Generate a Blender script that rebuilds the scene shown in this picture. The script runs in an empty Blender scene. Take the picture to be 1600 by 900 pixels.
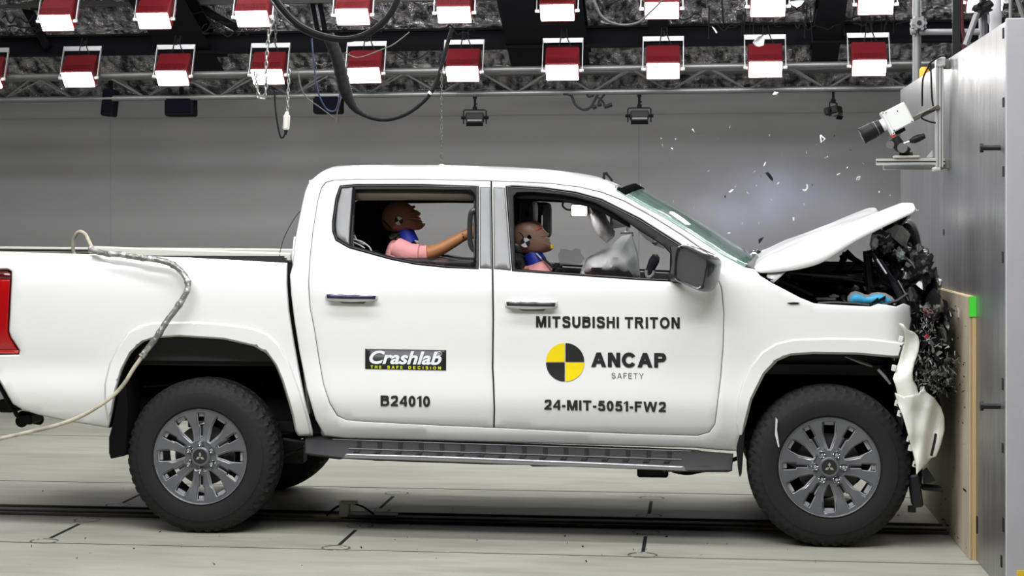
import bpy, math, random
from mathutils import Vector, Matrix, noise
from mathutils.geometry import delaunay_2d_cdt
scene = bpy.context.scene
col = scene.collection
R = math.radians
random.seed(7)

# ------------------------------------------------------------------ camera, world, lights, exposure
CAM = Vector((0.0, -9.47, 1.573)); YAW = R(7.8); F = 3000.0; PX, PY = 676.0, 350.0
cam = bpy.data.cameras.new('camera'); cam.sensor_width = 36; cam.lens = 36 * F / 1600
cam.shift_x = (800 - PX) / 1600; cam.shift_y = -(450 - PY) / 1600; cam.clip_end = 200
camo = bpy.data.objects.new('camera', cam); col.objects.link(camo)
camo.location = CAM; camo.rotation_euler = (R(90), 0, YAW); scene.camera = camo
w = bpy.data.worlds.new('world'); scene.world = w; w.use_nodes = True
w.node_tree.nodes['Background'].inputs[0].default_value = (0.75, 0.78, 0.85, 1)
w.node_tree.nodes['Background'].inputs[1].default_value = 0.05
scene.view_settings.view_transform = 'Standard'; scene.view_settings.look = 'None'
scene.view_settings.exposure = 0.15; scene.view_settings.gamma = 1.0

def area(name, loc, target, size, power, color=(1, 1, 1), size_y=None):
    l = bpy.data.lights.new(name, 'AREA'); l.energy = power; l.color = color
    l.shape = 'RECTANGLE'; l.size = size; l.size_y = size_y or size
    o = bpy.data.objects.new(name, l); col.objects.link(o); o.location = loc
    o.rotation_euler = (Vector(target) - Vector(loc)).to_track_quat('-Z', 'Y').to_euler()
    return o
# the hall's floodlight banks: over the photographer, over the truck, over the far side
area('floodlight_bank', (-1.9, -4.6, 5.2), (-1.5, 0.2, 0.7), 6.5, 330, (1, 1, 1.0), 0.8)
area('floodlight_bank', (-1.5, -1.9, 5.2), (-1.4, 0.5, 0.6), 6.5, 170, (1, 1, 1.0), 0.6)
area('floodlight_bank', (-1.5, 3.4, 3.9), (-1.5, 2.3, 0.0), 6.5, 250, (1, 1, 0.97), 0.5)
area('floodlight_bank', (-1.9, 2.6, 4.3), (-1.8, 6.6, 1.1), 7.5, 290, (1, .99, 1.0), 0.5)
area('added_ceiling_wash', (-1.5, 3.75, 2.9), (-1.6, 5.2, 3.3), 7.0, 38, (1, .99, 1.0), 0.08)  # added lamp without a fixture, brightens the foil ceiling
area('floodlight_bank', (0.1, 1.0, 4.6), (1.0, 0.9, 0.8), 2.0, 40, (0.92, 0.95, 1.0), 0.6)

# ------------------------------------------------------------------ pixel measuring helpers
cs, sn, tn = math.cos(YAW), math.sin(YAW), math.tan
def P(px, py, Y):
    t = tn(math.atan((px - PX) / F) - YAW); D = Y - CAM.y
    X = t * D; d = -X * sn + D * cs
    return Vector((X, Y, CAM.z - (py - PY) * d / F))
PROF = [(.30, .14), (.40, .11), (.48, .075), (.56, .036), (.64, .010), (.70, .0), (.78, .008), (.88, .018), (1.05, .012), (1.2, .010),
        (1.29, .018), (1.37, .045), (1.50, .093), (1.70, .175), (1.80, .222), (1.87, .28), (2.2, .5)]
def S(z):
    p = PROF
    if z <= p[0][0]: return p[0][1]
    for i in range(len(p) - 1):
        if z <= p[i + 1][0]:
            t = (z - p[i][0]) / (p[i + 1][0] - p[i][0])
            a = p[max(i - 1, 0)]; b = p[i]; c = p[i + 1]; d = p[min(i + 2, len(p) - 1)]
            h = c[0] - b[0]
            m1 = (c[1] - a[1]) / max(c[0] - a[0], 1e-6) * h; m2 = (d[1] - b[1]) / max(d[0] - b[0], 1e-6) * h
            return (2*t**3-3*t*t+1)*b[1] + (t**3-2*t*t+t)*m1 + (-2*t**3+3*t*t)*c[1] + (t**3-t*t)*m2
    return p[-1][1]
def PS(px, py, off=0.0):
    Y = 0.05
    for _ in range(5): Y = S(P(px, py, Y).z) + off
    return P(px, py, Y)
YC = 0.93
def mir(v): return Vector((v[0], 2 * YC - v[1], v[2]))

# ------------------------------------------------------------------ materials
MATS = {}
def mat(name, c=(.5, .5, .5), rough=.5, metal=0., coat=0., emit=None, estr=0., trans=0., ior=1.45, bump=None, var=None, alpha=1., spec=None):
    if name in MATS: return MATS[name]
    m = bpy.data.materials.new(name); m.use_nodes = True; nt = m.node_tree; b = nt.nodes['Principled BSDF']
    b.inputs['Base Color'].default_value = (*c, 1); b.inputs['Roughness'].default_value = rough
    b.inputs['Metallic'].default_value = metal; b.inputs['Coat Weight'].default_value = coat
    b.inputs['Coat Roughness'].default_value = .04; b.inputs['IOR'].default_value = ior
    b.inputs['Transmission Weight'].default_value = trans; b.inputs['Alpha'].default_value = alpha
    if spec is not None: b.inputs['Specular IOR Level'].default_value = spec
    if emit: b.inputs['Emission Color'].default_value = (*emit, 1); b.inputs['Emission Strength'].default_value = estr
    tc = nt.nodes.new('ShaderNodeTexCoord')
    def nz(scale, detail=4, stretch=None, rgh=.55):
        n = nt.nodes.new('ShaderNodeTexNoise'); n.inputs['Scale'].default_value = scale; n.inputs['Detail'].default_value = detail
        n.inputs['Roughness'].default_value = rgh
        mp = nt.nodes.new('ShaderNodeMapping'); nt.links.new(tc.outputs['Object'], mp.inputs[0])
        if stretch: mp.inputs['Scale'].default_value = stretch
        nt.links.new(mp.outputs[0], n.inputs[0]); return n
    if var:   # (scale, colour2, lo, hi, stretch)
        n = nz(var[0], 6, var[4] if len(var) > 4 else None)
        r = nt.nodes.new('ShaderNodeValToRGB'); r.color_ramp.elements[0].position = var[2]; r.color_ramp.elements[1].position = var[3]
        r.color_ramp.elements[0].color = (*c, 1); r.color_ramp.elements[1].color = (*var[1], 1)
        nt.links.new(n.outputs[0], r.inputs[0]); nt.links.new(r.outputs[0], b.inputs['Base Color'])
    if bump:  # (scale, strength, distance, stretch)
        n = nz(bump[0], 5, bump[3] if len(bump) > 3 else None)
        bp = nt.nodes.new('ShaderNodeBump'); bp.inputs['Strength'].default_value = bump[1]; bp.inputs['Distance'].default_value = bump[2]
        nt.links.new(n.outputs[0], bp.inputs['Height']); nt.links.new(bp.outputs[0], b.inputs['Normal'])
    MATS[name] = m; return m
white = mat('white_paint', (.80, .81, .80), .34, coat=.7)
white_crumpled = mat('white_crumpled_plastic', (.74, .76, .70), .38, coat=.35, bump=(9, .25, .02))
black = mat('black_plastic', (.008, .008, .009), .5, spec=.3)
gap = mat('dark_recess', (.006, .006, .007), .8)
blackgloss = mat('black_gloss', (.01, .01, .011), .12, coat=.6)
trimblk = mat('window_rubber', (.008, .008, .009), .5, spec=.2)
pillar = mat('pillar_film', (.10, .102, .106), .33, .35, bump=(30, .05, .003, (1, 1, .2)))
greyplastic = mat('grey_plastic', (.032, .031, .034), .5, bump=(220, .15, .002))
silver = mat('silver_strip', (.36, .36, .38), .3, .7)
chrome = mat('chrome', (.75, .76, .78), .12, 1.)
darkfilm = mat('dark_handle_film', (.035, .035, .075), .25, .3)
rubber = mat('tire_rubber', (.016, .016, .0175), .7, bump=(160, .15, .002), spec=.3)
rimm = mat('graphite_alloy', (.14, .145, .16), .32, .35, coat=.3)
rimedge = mat('lit_alloy_edge', (.46, .47, .50), .25, .4)  # lighter tone paints the light caught by the rim chamfers
rimdark = mat('dark_alloy', (.03, .03, .034), .5, .4)
steel = mat('steel', (.42, .42, .44), .34, .9, bump=(60, .08, .003))
red_lens = mat('red_lens', (.38, .004, .006), .08, coat=1.)
dark_red = mat('dark_red_lens', (.08, .003, .004), .1, coat=1.)
skin = mat('dummy_vinyl_skin', (.27, .135, .085), .42, var=(6, (.22, .105, .065), .4, .7))
skin2 = mat('dummy_tan_vinyl_skin', (.32, .19, .14), .42, var=(6, (.27, .155, .11), .4, .7))
arm_skin = mat('dummy_orange_skin', (.36, .15, .055), .5, var=(8, (.30, .12, .045), .4, .7))
pink = mat('pink_cotton', (.62, .27, .27), .85, bump=(25, .5, .01))
blue = mat('blue_neck_rubber', (.012, .03, .36), .5)
seatm = mat('black_seat_fabric', (.014, .014, .017), .8, bump=(90, .3, .003))
airbag = mat('airbag_fabric', (.86, .86, .86), .8, bump=(7, .6, .02))
liner = mat('headliner', (.12, .10, .08), .9)
greyfab = mat('grey_padded_airbag', (.038, .037, .039), .75, bump=(12, .6, .02))
mirror_glass = mat('mirror_glass', (.42, .42, .44), .22, .9)
decal_black = mat('black_vinyl', (.018, .018, .02), .4)
decal_yellow = mat('yellow_vinyl', (.86, .66, .005), .35)
decal_lime = mat('lime_vinyl', (.62, .72, .02), .4)
decal_white = mat('white_vinyl', (.82, .84, .88), .4)
green = mat('green_paint', (.06, .62, .04), .5)
redp = mat('red_paint', (.75, .06, .04), .5)
yellowp = mat('yellow_paint', (.85, .72, .02), .5)
orangep = mat('orange_plastic', (.9, .33, .01), .5)
galv = mat('galvanised_steel', (.20, .205, .21), .5, .5, bump=(30, .1, .004))
trussm = mat('truss_steel', (.13, .13, .13), .45, .6)
alu = mat('anodised_aluminium', (.62, .62, .60), .35, .6)
ledm = mat('led_panel', (.9, .9, .9), .5, emit=(1, .985, .95), estr=28)
redhouse = mat('red_housing', (.085, .004, .007), .4, bump=(1, 0, 0))
yoke = mat('yoke_grey', (.34, .34, .35), .4, .5)
blacksteel = mat('black_steel', (.0025, .0025, .004), .7, spec=.12)
cablem = mat('black_cable', (.007, .007, .008), .65, spec=.2)
hosem = mat('cream_hose', (.50, .47, .36), .55, var=(14, (.34, .32, .26), .45, .6))
foiltape = mat('taped_hose', (.24, .24, .23), .35, .6, bump=(60, .8, .01), var=(30, (.55, .55, .53), .5, .62))
bluec = mat('blue_cable', (.006, .012, .055), .5)
plastic_white = mat('white_plastic', (.72, .72, .66), .5)
camwhite = mat('camera_white', (.72, .73, .71), .45)
cyan = mat('cyan_plastic', (.06, .46, .78), .45)
greyfelt = mat('grey_edging', (.28, .28, .28), .7)
glassm = mat('windshield_glass', (.28, .50, .42), .03, trans=.0, alpha=.42, coat=1.)
fragwhite = mat('white_fragment', (.6, .6, .58), .4)
fragclear = mat('clear_fragment', (.8, .85, .88), .15)

def node_mat_floor():
    m = bpy.data.materials.new('worn_concrete'); m.use_nodes = True; nt = m.node_tree; b = nt.nodes['Principled BSDF']
    tc = nt.nodes.new('ShaderNodeTexCoord')
    def nz(scale, st, det=8):
        mp = nt.nodes.new('ShaderNodeMapping'); mp.inputs['Scale'].default_value = st
        n = nt.nodes.new('ShaderNodeTexNoise'); n.inputs['Scale'].default_value = scale; n.inputs['Detail'].default_value = det
        n.inputs['Roughness'].default_value = .62
        nt.links.new(tc.outputs['Object'], mp.inputs[0]); nt.links.new(mp.outputs[0], n.inputs[0]); return n
    a = nz(1.1, (.5, 1.6, 1)); r = nt.nodes.new('ShaderNodeValToRGB')
    r.color_ramp.elements[0].position = .3; r.color_ramp.elements[0].color = (.34, .34, .29, 1)
    r.color_ramp.elements[1].position = .66; r.color_ramp.elements[1].color = (.47, .465, .405, 1)
    nt.links.new(a.outputs[0], r.inputs[0])
    c = nz(2.6, (.5, 2.0, 1)); r2 = nt.nodes.new('ShaderNodeValToRGB')
    r2.color_ramp.elements[0].position = .36; r2.color_ramp.elements[0].color = (.76, .76, .73, 1)
    r2.color_ramp.elements[1].position = .55; r2.color_ramp.elements[1].color = (1, 1, 1, 1)
    nt.links.new(c.outputs[0], r2.inputs[0])
    mx = nt.nodes.new('ShaderNodeMixRGB'); mx.blend_type = 'MULTIPLY'; mx.inputs[0].default_value = .8
    nt.links.new(r.outputs[0], mx.inputs[1]); nt.links.new(r2.outputs[0], mx.inputs[2])
    # oily, tyre-rubbed tow rail tracks plus truck shade painted in, broken by noise
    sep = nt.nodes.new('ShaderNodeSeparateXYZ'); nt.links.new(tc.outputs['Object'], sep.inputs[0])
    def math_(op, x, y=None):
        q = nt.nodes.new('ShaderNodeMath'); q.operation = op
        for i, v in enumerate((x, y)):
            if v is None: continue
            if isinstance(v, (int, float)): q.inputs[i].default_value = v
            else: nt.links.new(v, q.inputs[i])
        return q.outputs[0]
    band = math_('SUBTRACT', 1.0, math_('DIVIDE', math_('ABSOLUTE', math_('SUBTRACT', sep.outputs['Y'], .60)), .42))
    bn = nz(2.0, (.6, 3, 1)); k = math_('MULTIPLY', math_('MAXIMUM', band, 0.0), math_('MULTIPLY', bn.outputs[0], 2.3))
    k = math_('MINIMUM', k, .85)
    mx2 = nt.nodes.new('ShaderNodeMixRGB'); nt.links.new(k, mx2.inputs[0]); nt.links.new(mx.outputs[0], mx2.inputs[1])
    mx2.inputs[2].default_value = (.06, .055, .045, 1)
    sp = nz(38, (1, 1, 1), 3); r3 = nt.nodes.new('ShaderNodeValToRGB')
    r3.color_ramp.elements[0].position = .70; r3.color_ramp.elements[1].position = .74
    r3.color_ramp.elements[0].color = (1, 1, 1, 1); r3.color_ramp.elements[1].color = (.25, .25, .22, 1)
    nt.links.new(sp.outputs[0], r3.inputs[0])
    mx3 = nt.nodes.new('ShaderNodeMixRGB'); mx3.blend_type = 'MULTIPLY'; mx3.inputs[0].default_value = 1
    nt.links.new(mx2.outputs[0], mx3.inputs[1]); nt.links.new(r3.outputs[0], mx3.inputs[2])
    nt.links.new(mx3.outputs[0], b.inputs['Base Color']); b.inputs['Roughness'].default_value = .42
    bp = nt.nodes.new('ShaderNodeBump'); bp.inputs['Strength'].default_value = .15; bp.inputs['Distance'].default_value = .01
    nt.links.new(c.outputs[0], bp.inputs['Height']); nt.links.new(bp.outputs[0], b.inputs['Normal'])
    return m
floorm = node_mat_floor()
wallm = mat('painted_grey_wall', (.255, .252, .258), .65, var=(.5, (.275, .272, .278), .35, .7))
barrierm = mat('steel_barrier_plate', (.27, .27, .285), .33, .75, bump=(5, .35, .03, (1, 1.5, .25)), var=(4, (.36, .36, .37), .4, .65, (1, 1.4, .16)))
barrierpaint = mat('painted_barrier_end', (.46, .455, .49), .55, var=(3, (.42, .42, .45), .4, .7))
plym = mat('plywood_face', (.40, .345, .25), .6, var=(2.6, (.56, .49, .36), .35, .65, (1, 1.6, .35)), bump=(30, .1, .004))
plyedge = mat('plywood_edge', (.66, .52, .26), .6)
foil = mat('crinkled_foil', (.95, .93, .95), .16, .9, bump=(13, 1.0, .30, (1, 1.0, 1)), var=(11, (.10, .10, .11), .40, .62, (1.4, .5, 1)))  # dark noise in the colour paints broken glints on the foil
brownrail = mat('rail_timber', (.020, .018, .014), .6, var=(1.1, (.19, .14, .05), .56, .64, (1, 9, 1)))

# ------------------------------------------------------------------ mesh helpers
class MB:
    def __init__(s): s.v = []; s.f = []; s.m = []
    def add(s, vs, fs, mi=0):
        n = len(s.v); s.v += [Vector(v) for v in vs]; s.f += [tuple(i + n for i in f) for f in fs]; s.m += [mi] * len(fs); return s
    def box(s, c, d, rot=None, mi=0, bev=0.0):
        c = Vector(c); h = [x / 2 for x in d]
        if bev > 0:
            b = min(bev, min(h) * .9); vs = []
            pts = []
            for sx in (-1, 1):
                for sy in (-1, 1):
                    for sz in (-1, 1):
                        pts.append([(sx*h[0], sy*(h[1]-b), sz*(h[2]-b)), (sx*(h[0]-b), sy*h[1], sz*(h[2]-b)), (sx*(h[0]-b), sy*(h[1]-b), sz*h[2])])
            vs = [v for t in pts for v in t]; I = lambda a, k: a * 3 + k
            fs = []
            for sx in (0, 4): fs.append([I(sx+q, 0) for q in ((0, 1, 3, 2) if sx == 0 else (0, 2, 3, 1))])
            for sy in (0, 2): fs.append([I(sy+q, 1) for q in ((0, 4, 5, 1) if sy == 0 else (0, 1, 5, 4))])
            for sz in (0, 1): fs.append([I(sz+q, 2) for q in ((0, 2, 6, 4) if sz == 0 else (0, 4, 6, 2))])
            for a in range(8): fs.append((I(a, 0), I(a, 1), I(a, 2)))
            for a in range(8):
                for bit, (k1, k2) in ((4, (1, 2)), (2, (0, 2)), (1, (0, 1))):
                    if not a & bit: fs.append((I(a, k1), I(a | bit, k1), I(a | bit, k2), I(a, k2)))
        else:
            vs = [(x*h[0], y*h[1], z*h[2]) for x in (-1, 1) for y in (-1, 1) for z in (-1, 1)]
            fs = [(0, 1, 3, 2), (4, 6, 7, 5), (0, 4, 5, 1), (2, 3, 7, 6), (0, 2, 6, 4), (1, 5, 7, 3)]
        M = rot if rot is not None else Matrix.Identity(3)
        return s.add([c + M @ Vector(v) for v in vs], fs, mi)
    def tube(s, pts, r, n=8, mi=0, caps=True, flat=None):
        pts = [Vector(p) for p in pts]; rs = r if isinstance(r, (list, tuple)) else [r] * len(pts)
        base = len(s.v); up = None
        for i, p in enumerate(pts):
            t = (pts[min(i+1, len(pts)-1)] - pts[max(i-1, 0)]).normalized()
            if up is None: up = Vector((0, 0, 1)) if abs(t.z) < .9 else Vector((0, 1, 0))
            side = t.cross(up).normalized(); up = side.cross(t).normalized()
            for k in range(n):
                a = 2*math.pi*k/n; q = side*math.cos(a)*rs[i] + up*math.sin(a)*rs[i]*(flat or 1)
                s.v.append(p + q)
        for i in range(len(pts)-1):
            for k in range(n):
                s.f.append((base+i*n+k, base+i*n+(k+1) % n, base+(i+1)*n+(k+1) % n, base+(i+1)*n+k)); s.m.append(mi)
        if caps:
            s.f.append(tuple(base+k for k in range(n))[::-1]); s.m.append(mi)
            s.f.append(tuple(base+(len(pts)-1)*n+k for k in range(n))); s.m.append(mi)
        return s
    def lathe_y(s, c, prof, n=48, mi=0, a0=0, closed=False):   # prof [(r, y)] around the Y axis
        c = Vector(c); base = len(s.v)
        for k in range(n):
            a = 2*math.pi*k/n + a0
            for r, y in prof: s.v.append(c + Vector((r*math.cos(a), y, r*math.sin(a))))
        m = len(prof)
        for k in range(n):
            for j in range(m-1 if not closed else m):
                j2 = (j+1) % m; k2 = (k+1) % n
                s.f.append((base+k*m+j, base+k2*m+j, base+k2*m+j2, base+k*m+j2)); s.m.append(mi)
        return s
    def blob(s, c, size, seed=0, amp=.35, fr=2.2, mi=0, rot=None, lv=3, sharp=False):
        import bmesh
        bm = bmesh.new(); bmesh.ops.create_icosphere(bm, subdivisions=lv, radius=1)
        vs = []
        for v in bm.verts:
            q = noise.noise(v.co*fr + Vector((seed*3.1, seed*1.7, seed))) + .5*noise.noise(v.co*fr*2.3 + Vector((seed, seed*2.2, 5)))
            if sharp: q = round(q*4)/4 + q*.3
            p = v.co * (1 + amp*q*1.6); p = Vector((p.x*size[0], p.y*size[1], p.z*size[2]))
            if rot: p = rot @ p
            vs.append(Vector(c) + p)
        fs = [[v.index for v in f.verts] for f in bm.faces]; bm.free()
        return s.add(vs, fs, mi)
    def loft(s, rows, mi=0, close=False):
        base = len(s.v); n = len(rows[0])
        for r in rows: s.v += [Vector(p) for p in r]
        for i in range(len(rows)-1):
            for k in range(n if close else n-1):
                k2 = (k+1) % n
                s.f.append((base+i*n+k, base+i*n+k2, base+(i+1)*n+k2, base+(i+1)*n+k)); s.m.append(mi)
        return s

ORG = {}
def root(name, loc, label, cat, group=None):
    o = bpy.data.objects.new(name, None); col.objects.link(o); o.location = loc; o.empty_display_size = .1
    o['label'] = label; o['category'] = cat
    if group: o['group'] = group
    ORG[o] = Vector(loc); return o
def make(name, mb, mats, parent=None, smooth=True, label=None, cat=None, group=None, kind=None, sol=0, bev=0, local=False, origin=None):
    if not isinstance(mats, (list, tuple)): mats = [mats]
    org = Vector((0, 0, 0))
    if parent is not None: org = ORG[parent]
    elif origin is not None: org = Vector(origin)
    elif mb.v and kind != 'structure':
        xs = [v.x for v in mb.v]; ys = [v.y for v in mb.v]; zs = [v.z for v in mb.v]
        org = Vector(((min(xs)+max(xs))/2, (min(ys)+max(ys))/2, min(zs)))
    if parent is not None and 'T' in globals() and (parent is T or parent.parent is T or (parent.parent and parent.parent.parent is T)):
        for v in mb.v: v.x = min(v.x, 1.262)
    if local: vv = [tuple(v) for v in mb.v]
    else: vv = [tuple(v - org) for v in mb.v]
    me = bpy.data.meshes.new(name); me.from_pydata(vv, [], mb.f)
    for m in mats: me.materials.append(m)
    me.polygons.foreach_set('material_index', mb.m)
    me.update()
    if smooth:
        me.polygons.foreach_set('use_smooth', [True]*len(me.polygons))
        try: me.set_sharp_from_angle(angle=R(38))
        except Exception: pass
    o = bpy.data.objects.new(name, me); col.objects.link(o)
    if parent is not None: o.parent = parent; ORG[o] = org
    elif not local: o.location = org; ORG[o] = org
    if label: o['label'] = label
    if cat: o['category'] = cat
    if group: o['group'] = group
    if kind: o['kind'] = kind
    if sol:
        md = o.modifiers.new('thickness', 'SOLIDIFY'); md.thickness = abs(sol); md.offset = -1 if sol > 0 else 1
    if bev:
        md = o.modifiers.new('bevel', 'BEVEL'); md.width = bev; md.segments = 2; md.limit_method = 'ANGLE'; md.angle_limit = R(40)
    return o
def tree_copy(o, parent=None):
    c = o.copy(); col.objects.link(c)
    if parent is not None: c.parent = parent
    for ch in [x for x in bpy.data.objects if x.parent == o]: tree_copy(ch, c)
    return c
def spline(pts, n=8):
    pts = [Vector(p) for p in pts]; out = []
    for i in range(len(pts)-1):
        a = pts[max(i-1, 0)]; b = pts[i]; c = pts[i+1]; d = pts[min(i+2, len(pts)-1)]
        for k in range(n):
            t = k/n
            out.append(.5*((2*b) + (c-a)*t + (2*a-5*b+4*c-d)*t*t + (3*b-a-3*c+d)*t**3))
    out.append(pts[-1]); return out
def inpoly(x, y, poly):
    r = False; j = len(poly)-1
    for i in range(len(poly)):
        xi, yi = poly[i][0], poly[i][1]; xj, yj = poly[j][0], poly[j][1]
        if (yi > y) != (yj > y) and x < (xj-xi)*(y-yi)/(yj-yi)+xi: r = not r
        j = i
    return r
def dens(poly, step, smooth=False):
    out = []; n = len(poly)
    for i in range(n):
        a = Vector(poly[i][:2]); b = Vector(poly[(i+1) % n][:2]); L = (b-a).length; k = max(1, int(L/step))
        for q in range(k): out.append(a + (b-a)*q/k)
    return out
def rnd(poly, it=1):     # Chaikin corner cutting of a closed outline
    for _ in range(it):
        out = []; n = len(poly)
        for i in range(n):
            a = Vector(poly[i][:2]); b = Vector(poly[(i+1) % n][:2]); L = (b-a).length
            q = min(.25, 5.0/max(L, 1e-6)) if it == 1 else .25
            out += [a+(b-a)*q, a+(b-a)*(1-q)]
        poly = out
    return poly
def sarea(p): return sum(p[i][0]*p[(i+1) % len(p)][1]-p[(i+1) % len(p)][0]*p[i][1] for i in range(len(p)))/2
def inset(poly, d):
    n = len(poly); sg = 1 if sarea(poly) > 0 else -1; out = []
    for i in range(n):
        a = Vector(poly[i-1][:2]); b = Vector(poly[i][:2]); c = Vector(poly[(i+1) % n][:2])
        t = (c-a)
        if t.length < 1e-9: out.append(b.copy()); continue
        t.normalize(); nrm = Vector((-t.y, t.x))*sg; out.append(b + nrm*d)
    return out
def cdt(outline, holes, step=12, rim=2.5, estep=6):
    """dense triangulation of an outline with holes; returns pts, tris, boundary flags"""
    loops = [dens(outline, estep)] + [dens(h, estep) for h in holes]
    pts = []; edges = []; flag = []
    for L in loops:
        b = len(pts); pts += L; flag += [True]*len(L)
        edges += [(b+i, b+(i+1) % len(L)) for i in range(len(L))]
    def ok(p): return inpoly(p[0], p[1], loops[0]) and not any(inpoly(p[0], p[1], h) for h in loops[1:])
    nb = len(pts)
    def far(p, d):
        return all((p-q).length_squared > d*d for q in pts[:nb])
    if rim > 0:
        for k, L in enumerate(loops):
            for p in inset(L, rim if k == 0 else -rim):
                if ok(p) and far(p, rim*.8): pts.append(p); flag.append(False)
    xs = [p[0] for p in loops[0]]; ys = [p[1] for p in loops[0]]
    y = min(ys)+step/2; row = 0
    while y < max(ys):
        x = min(xs)+step/2 + (row % 2)*step/2
        while x < max(xs):
            p = Vector((x, y))
            if ok(p) and far(p, step*.55): pts.append(p); flag.append(False)
            x += step
        y += step*.87; row += 1
    r = delaunay_2d_cdt([Vector(p) for p in pts], edges, [], 0, 1e-4)
    vo = r[0]; fo = r[2]; orig = r[3]
    tris = []
    for f in fo:
        cx = sum(vo[i][0] for i in f)/len(f); cy = sum(vo[i][1] for i in f)/len(f)
        if ok((cx, cy)): tris.append(f)
    fl = [any(flag[k] for k in orig[i] if k < len(flag)) if len(orig[i]) else True for i in range(len(vo))]
    return vo, tris, fl
def panel(name, outline, holes, mats, parent, off=0., thick=.004, step=12, rim=2.5, roll=.006, mapper=None, both=False, label=None, fn=None, estep=6, smooth=True):
    vo, tris, fl = cdt(outline, holes, step, rim, estep)
    mp = mapper or (lambda x, y, o: PS(x, y, o))
    vs = []
    for v, b in zip(vo, fl):
        o = off + (roll if b else 0)
        if fn: o += fn(v[0], v[1])
        vs.append(mp(v[0], v[1], o))
    # orient towards the camera (-Y)
    fs = []
    for t in tris:
        a, b, c = (vs[i] for i in t); nn = (b-a).cross(c-a)
        fs.append(t if nn.dot(CAM-a) > 0 else tuple(reversed(t)))
    o = make(name, MB().add(vs, fs), mats, parent, sol=thick, label=label, smooth=smooth)
    if both:
        q = make(name, MB().add([mir(v) for v in vs], [tuple(reversed(f)) for f in fs]), mats, parent, sol=thick, smooth=smooth)
        return o, q
    return o
def world_panel(name, outline, holes, mats, parent, mapper, thick=.004, step=12, **k):
    return panel(name, outline, holes, mats, parent, mapper=lambda x, y, o: mapper(x, y) + Vector((0, o, 0)), thick=thick, step=step, **k)

# ================================================================== THE SETTING
def struct(name, mb, m, smooth=False, **k): return make(name, mb, m, smooth=smooth, kind='structure', **k)
WY = 6.65
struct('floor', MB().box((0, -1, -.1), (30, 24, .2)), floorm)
wb = MB()
for i, (a, b) in enumerate(((-12, -5.031), (-5.029, -.471), (-.469, 8))):
    wb.box(((a+b)/2, WY+.1, 1.33), (b-a, .2, 2.66))
wb.box((-2, WY+.12, 1.33), (20, .16, 2.64)).box((-2, WY+.09, 2.57), (20, .204, .16))
struct('wall_back', wb, wallm)
struct('wall_left', MB().box((-9.6, -1, 2.7), (.2, 20, 5.4)), wallm)
struct('wall_front', MB().box((-1, -11.4, 2.7), (20, .2, 5.4)), wallm)
# lean-to roof lined with foil, rising towards the truck
cb = MB()
y1, z1 = WY+.5, 2.62
def roofz(y): return min(z1 + .35*(y1-y), 5.4)
nx, ny = 220, 60; ys = [y1 - (y1-2.5)*i/ny for i in range(ny+1)]
rows = []
for i, y in enumerate(ys):
    rr = []
    for k in range(nx+1):
        x = -8 + 14*k/nx; q = noise.noise(Vector((x*4.2, y*5, 3)))*.045 + noise.noise(Vector((x*11, y*12, 8)))*.028
        q += -.05*abs(math.sin(y*7.2))
        rr.append((x, y, roofz(y)+q))
    rows.append(rr)
cb.loft(rows)
cb.box((-1, -4.5, 5.5), (18, 14.6, .1))
for sx in (-8, 6): cb.box((sx+(-1 if sx < 0 else 1), 0, 4.0), (2, 14, 3.2))
struct('ceiling', cb, foil, smooth=True)
for i, y in enumerate((WY-.25, WY-.85, WY-1.60, WY-2.2)):
    z = roofz(y)-.06
    struct('trim_%d' % (i+1), MB().box((-1, y, z), (13.6, .05, .045)), mat('purlin', (.05, .048, .045), .5, .4))
# steel roof beams
def ibeam(name, a, b, h, wd, label, group=None):
    a = Vector(a); b = Vector(b); t = (b-a); L = t.length; t.normalize(); up = Vector((0, 0, 1)); s = t.cross(up).normalized(); up = s.cross(t)
    M = Matrix((t, s, up)).transposed(); c = (a+b)/2
    mb = MB().box(c, (L, .012, h), M).box(c+up*(h/2), (L, wd, .016), M).box(c-up*(h/2), (L, wd, .016), M)
    return make(name, mb, blacksteel, smooth=False, label=label, cat='beam', group=group)
ibeam('roof_beam', (-8, 5.3, 2.985), (6, 5.3, 3.03), .14, .18, 'long black steel beam running across behind the lower row of red floodlights')
for X, wdt, lb in ((-3.98, .42, 'wide black roof rafter crossing above the far left floodlights'), (-1.13, .62, 'wide black roof rafter crossing at the top centre of the hall'),
               (-.28, .15, 'narrow black roof rafter just right of the wide central one'), (.98, .2, 'black roof rafter above the floodlight beside the scaffold pole')):
    ibeam('roof_rafter', (X, 5.75, 2.86), (X, 3.1, 3.80), .17, wdt, lb)
def brace(name, a, b, wd, label):
    mb = MB(); a = Vector(a); b = Vector(b); t = (b-a); L = t.length; t.normalize(); s = t.cross(Vector((0, 1, 0))).normalized(); u = s.cross(t)
    mb.box((a+b)/2, (L, wd, wd), Matrix((t, s, u)).transposed(), bev=.01)
    make(name, mb, blacksteel, smooth=False, label=label, cat='beam')
brace('roof_brace', P(30, -10, 5.2), P(75, 75, 5.2), .07, 'dark diagonal brace behind the far left floodlight')
brace('roof_brace', P(300, 5, 5.2), P(372, 45, 5.2), .06, 'dark diagonal brace between the second and third upper floodlights')
brace('roof_brace', P(488, 5, 5.2), P(497, 50, 5.2), .035, 'short dark hanger left of the big cable loop, paired')
brace('roof_brace', P(500, 5, 5.2), P(508, 50, 5.2), .035, 'short dark hanger inside the big cable loop, right of its twin')

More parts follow.
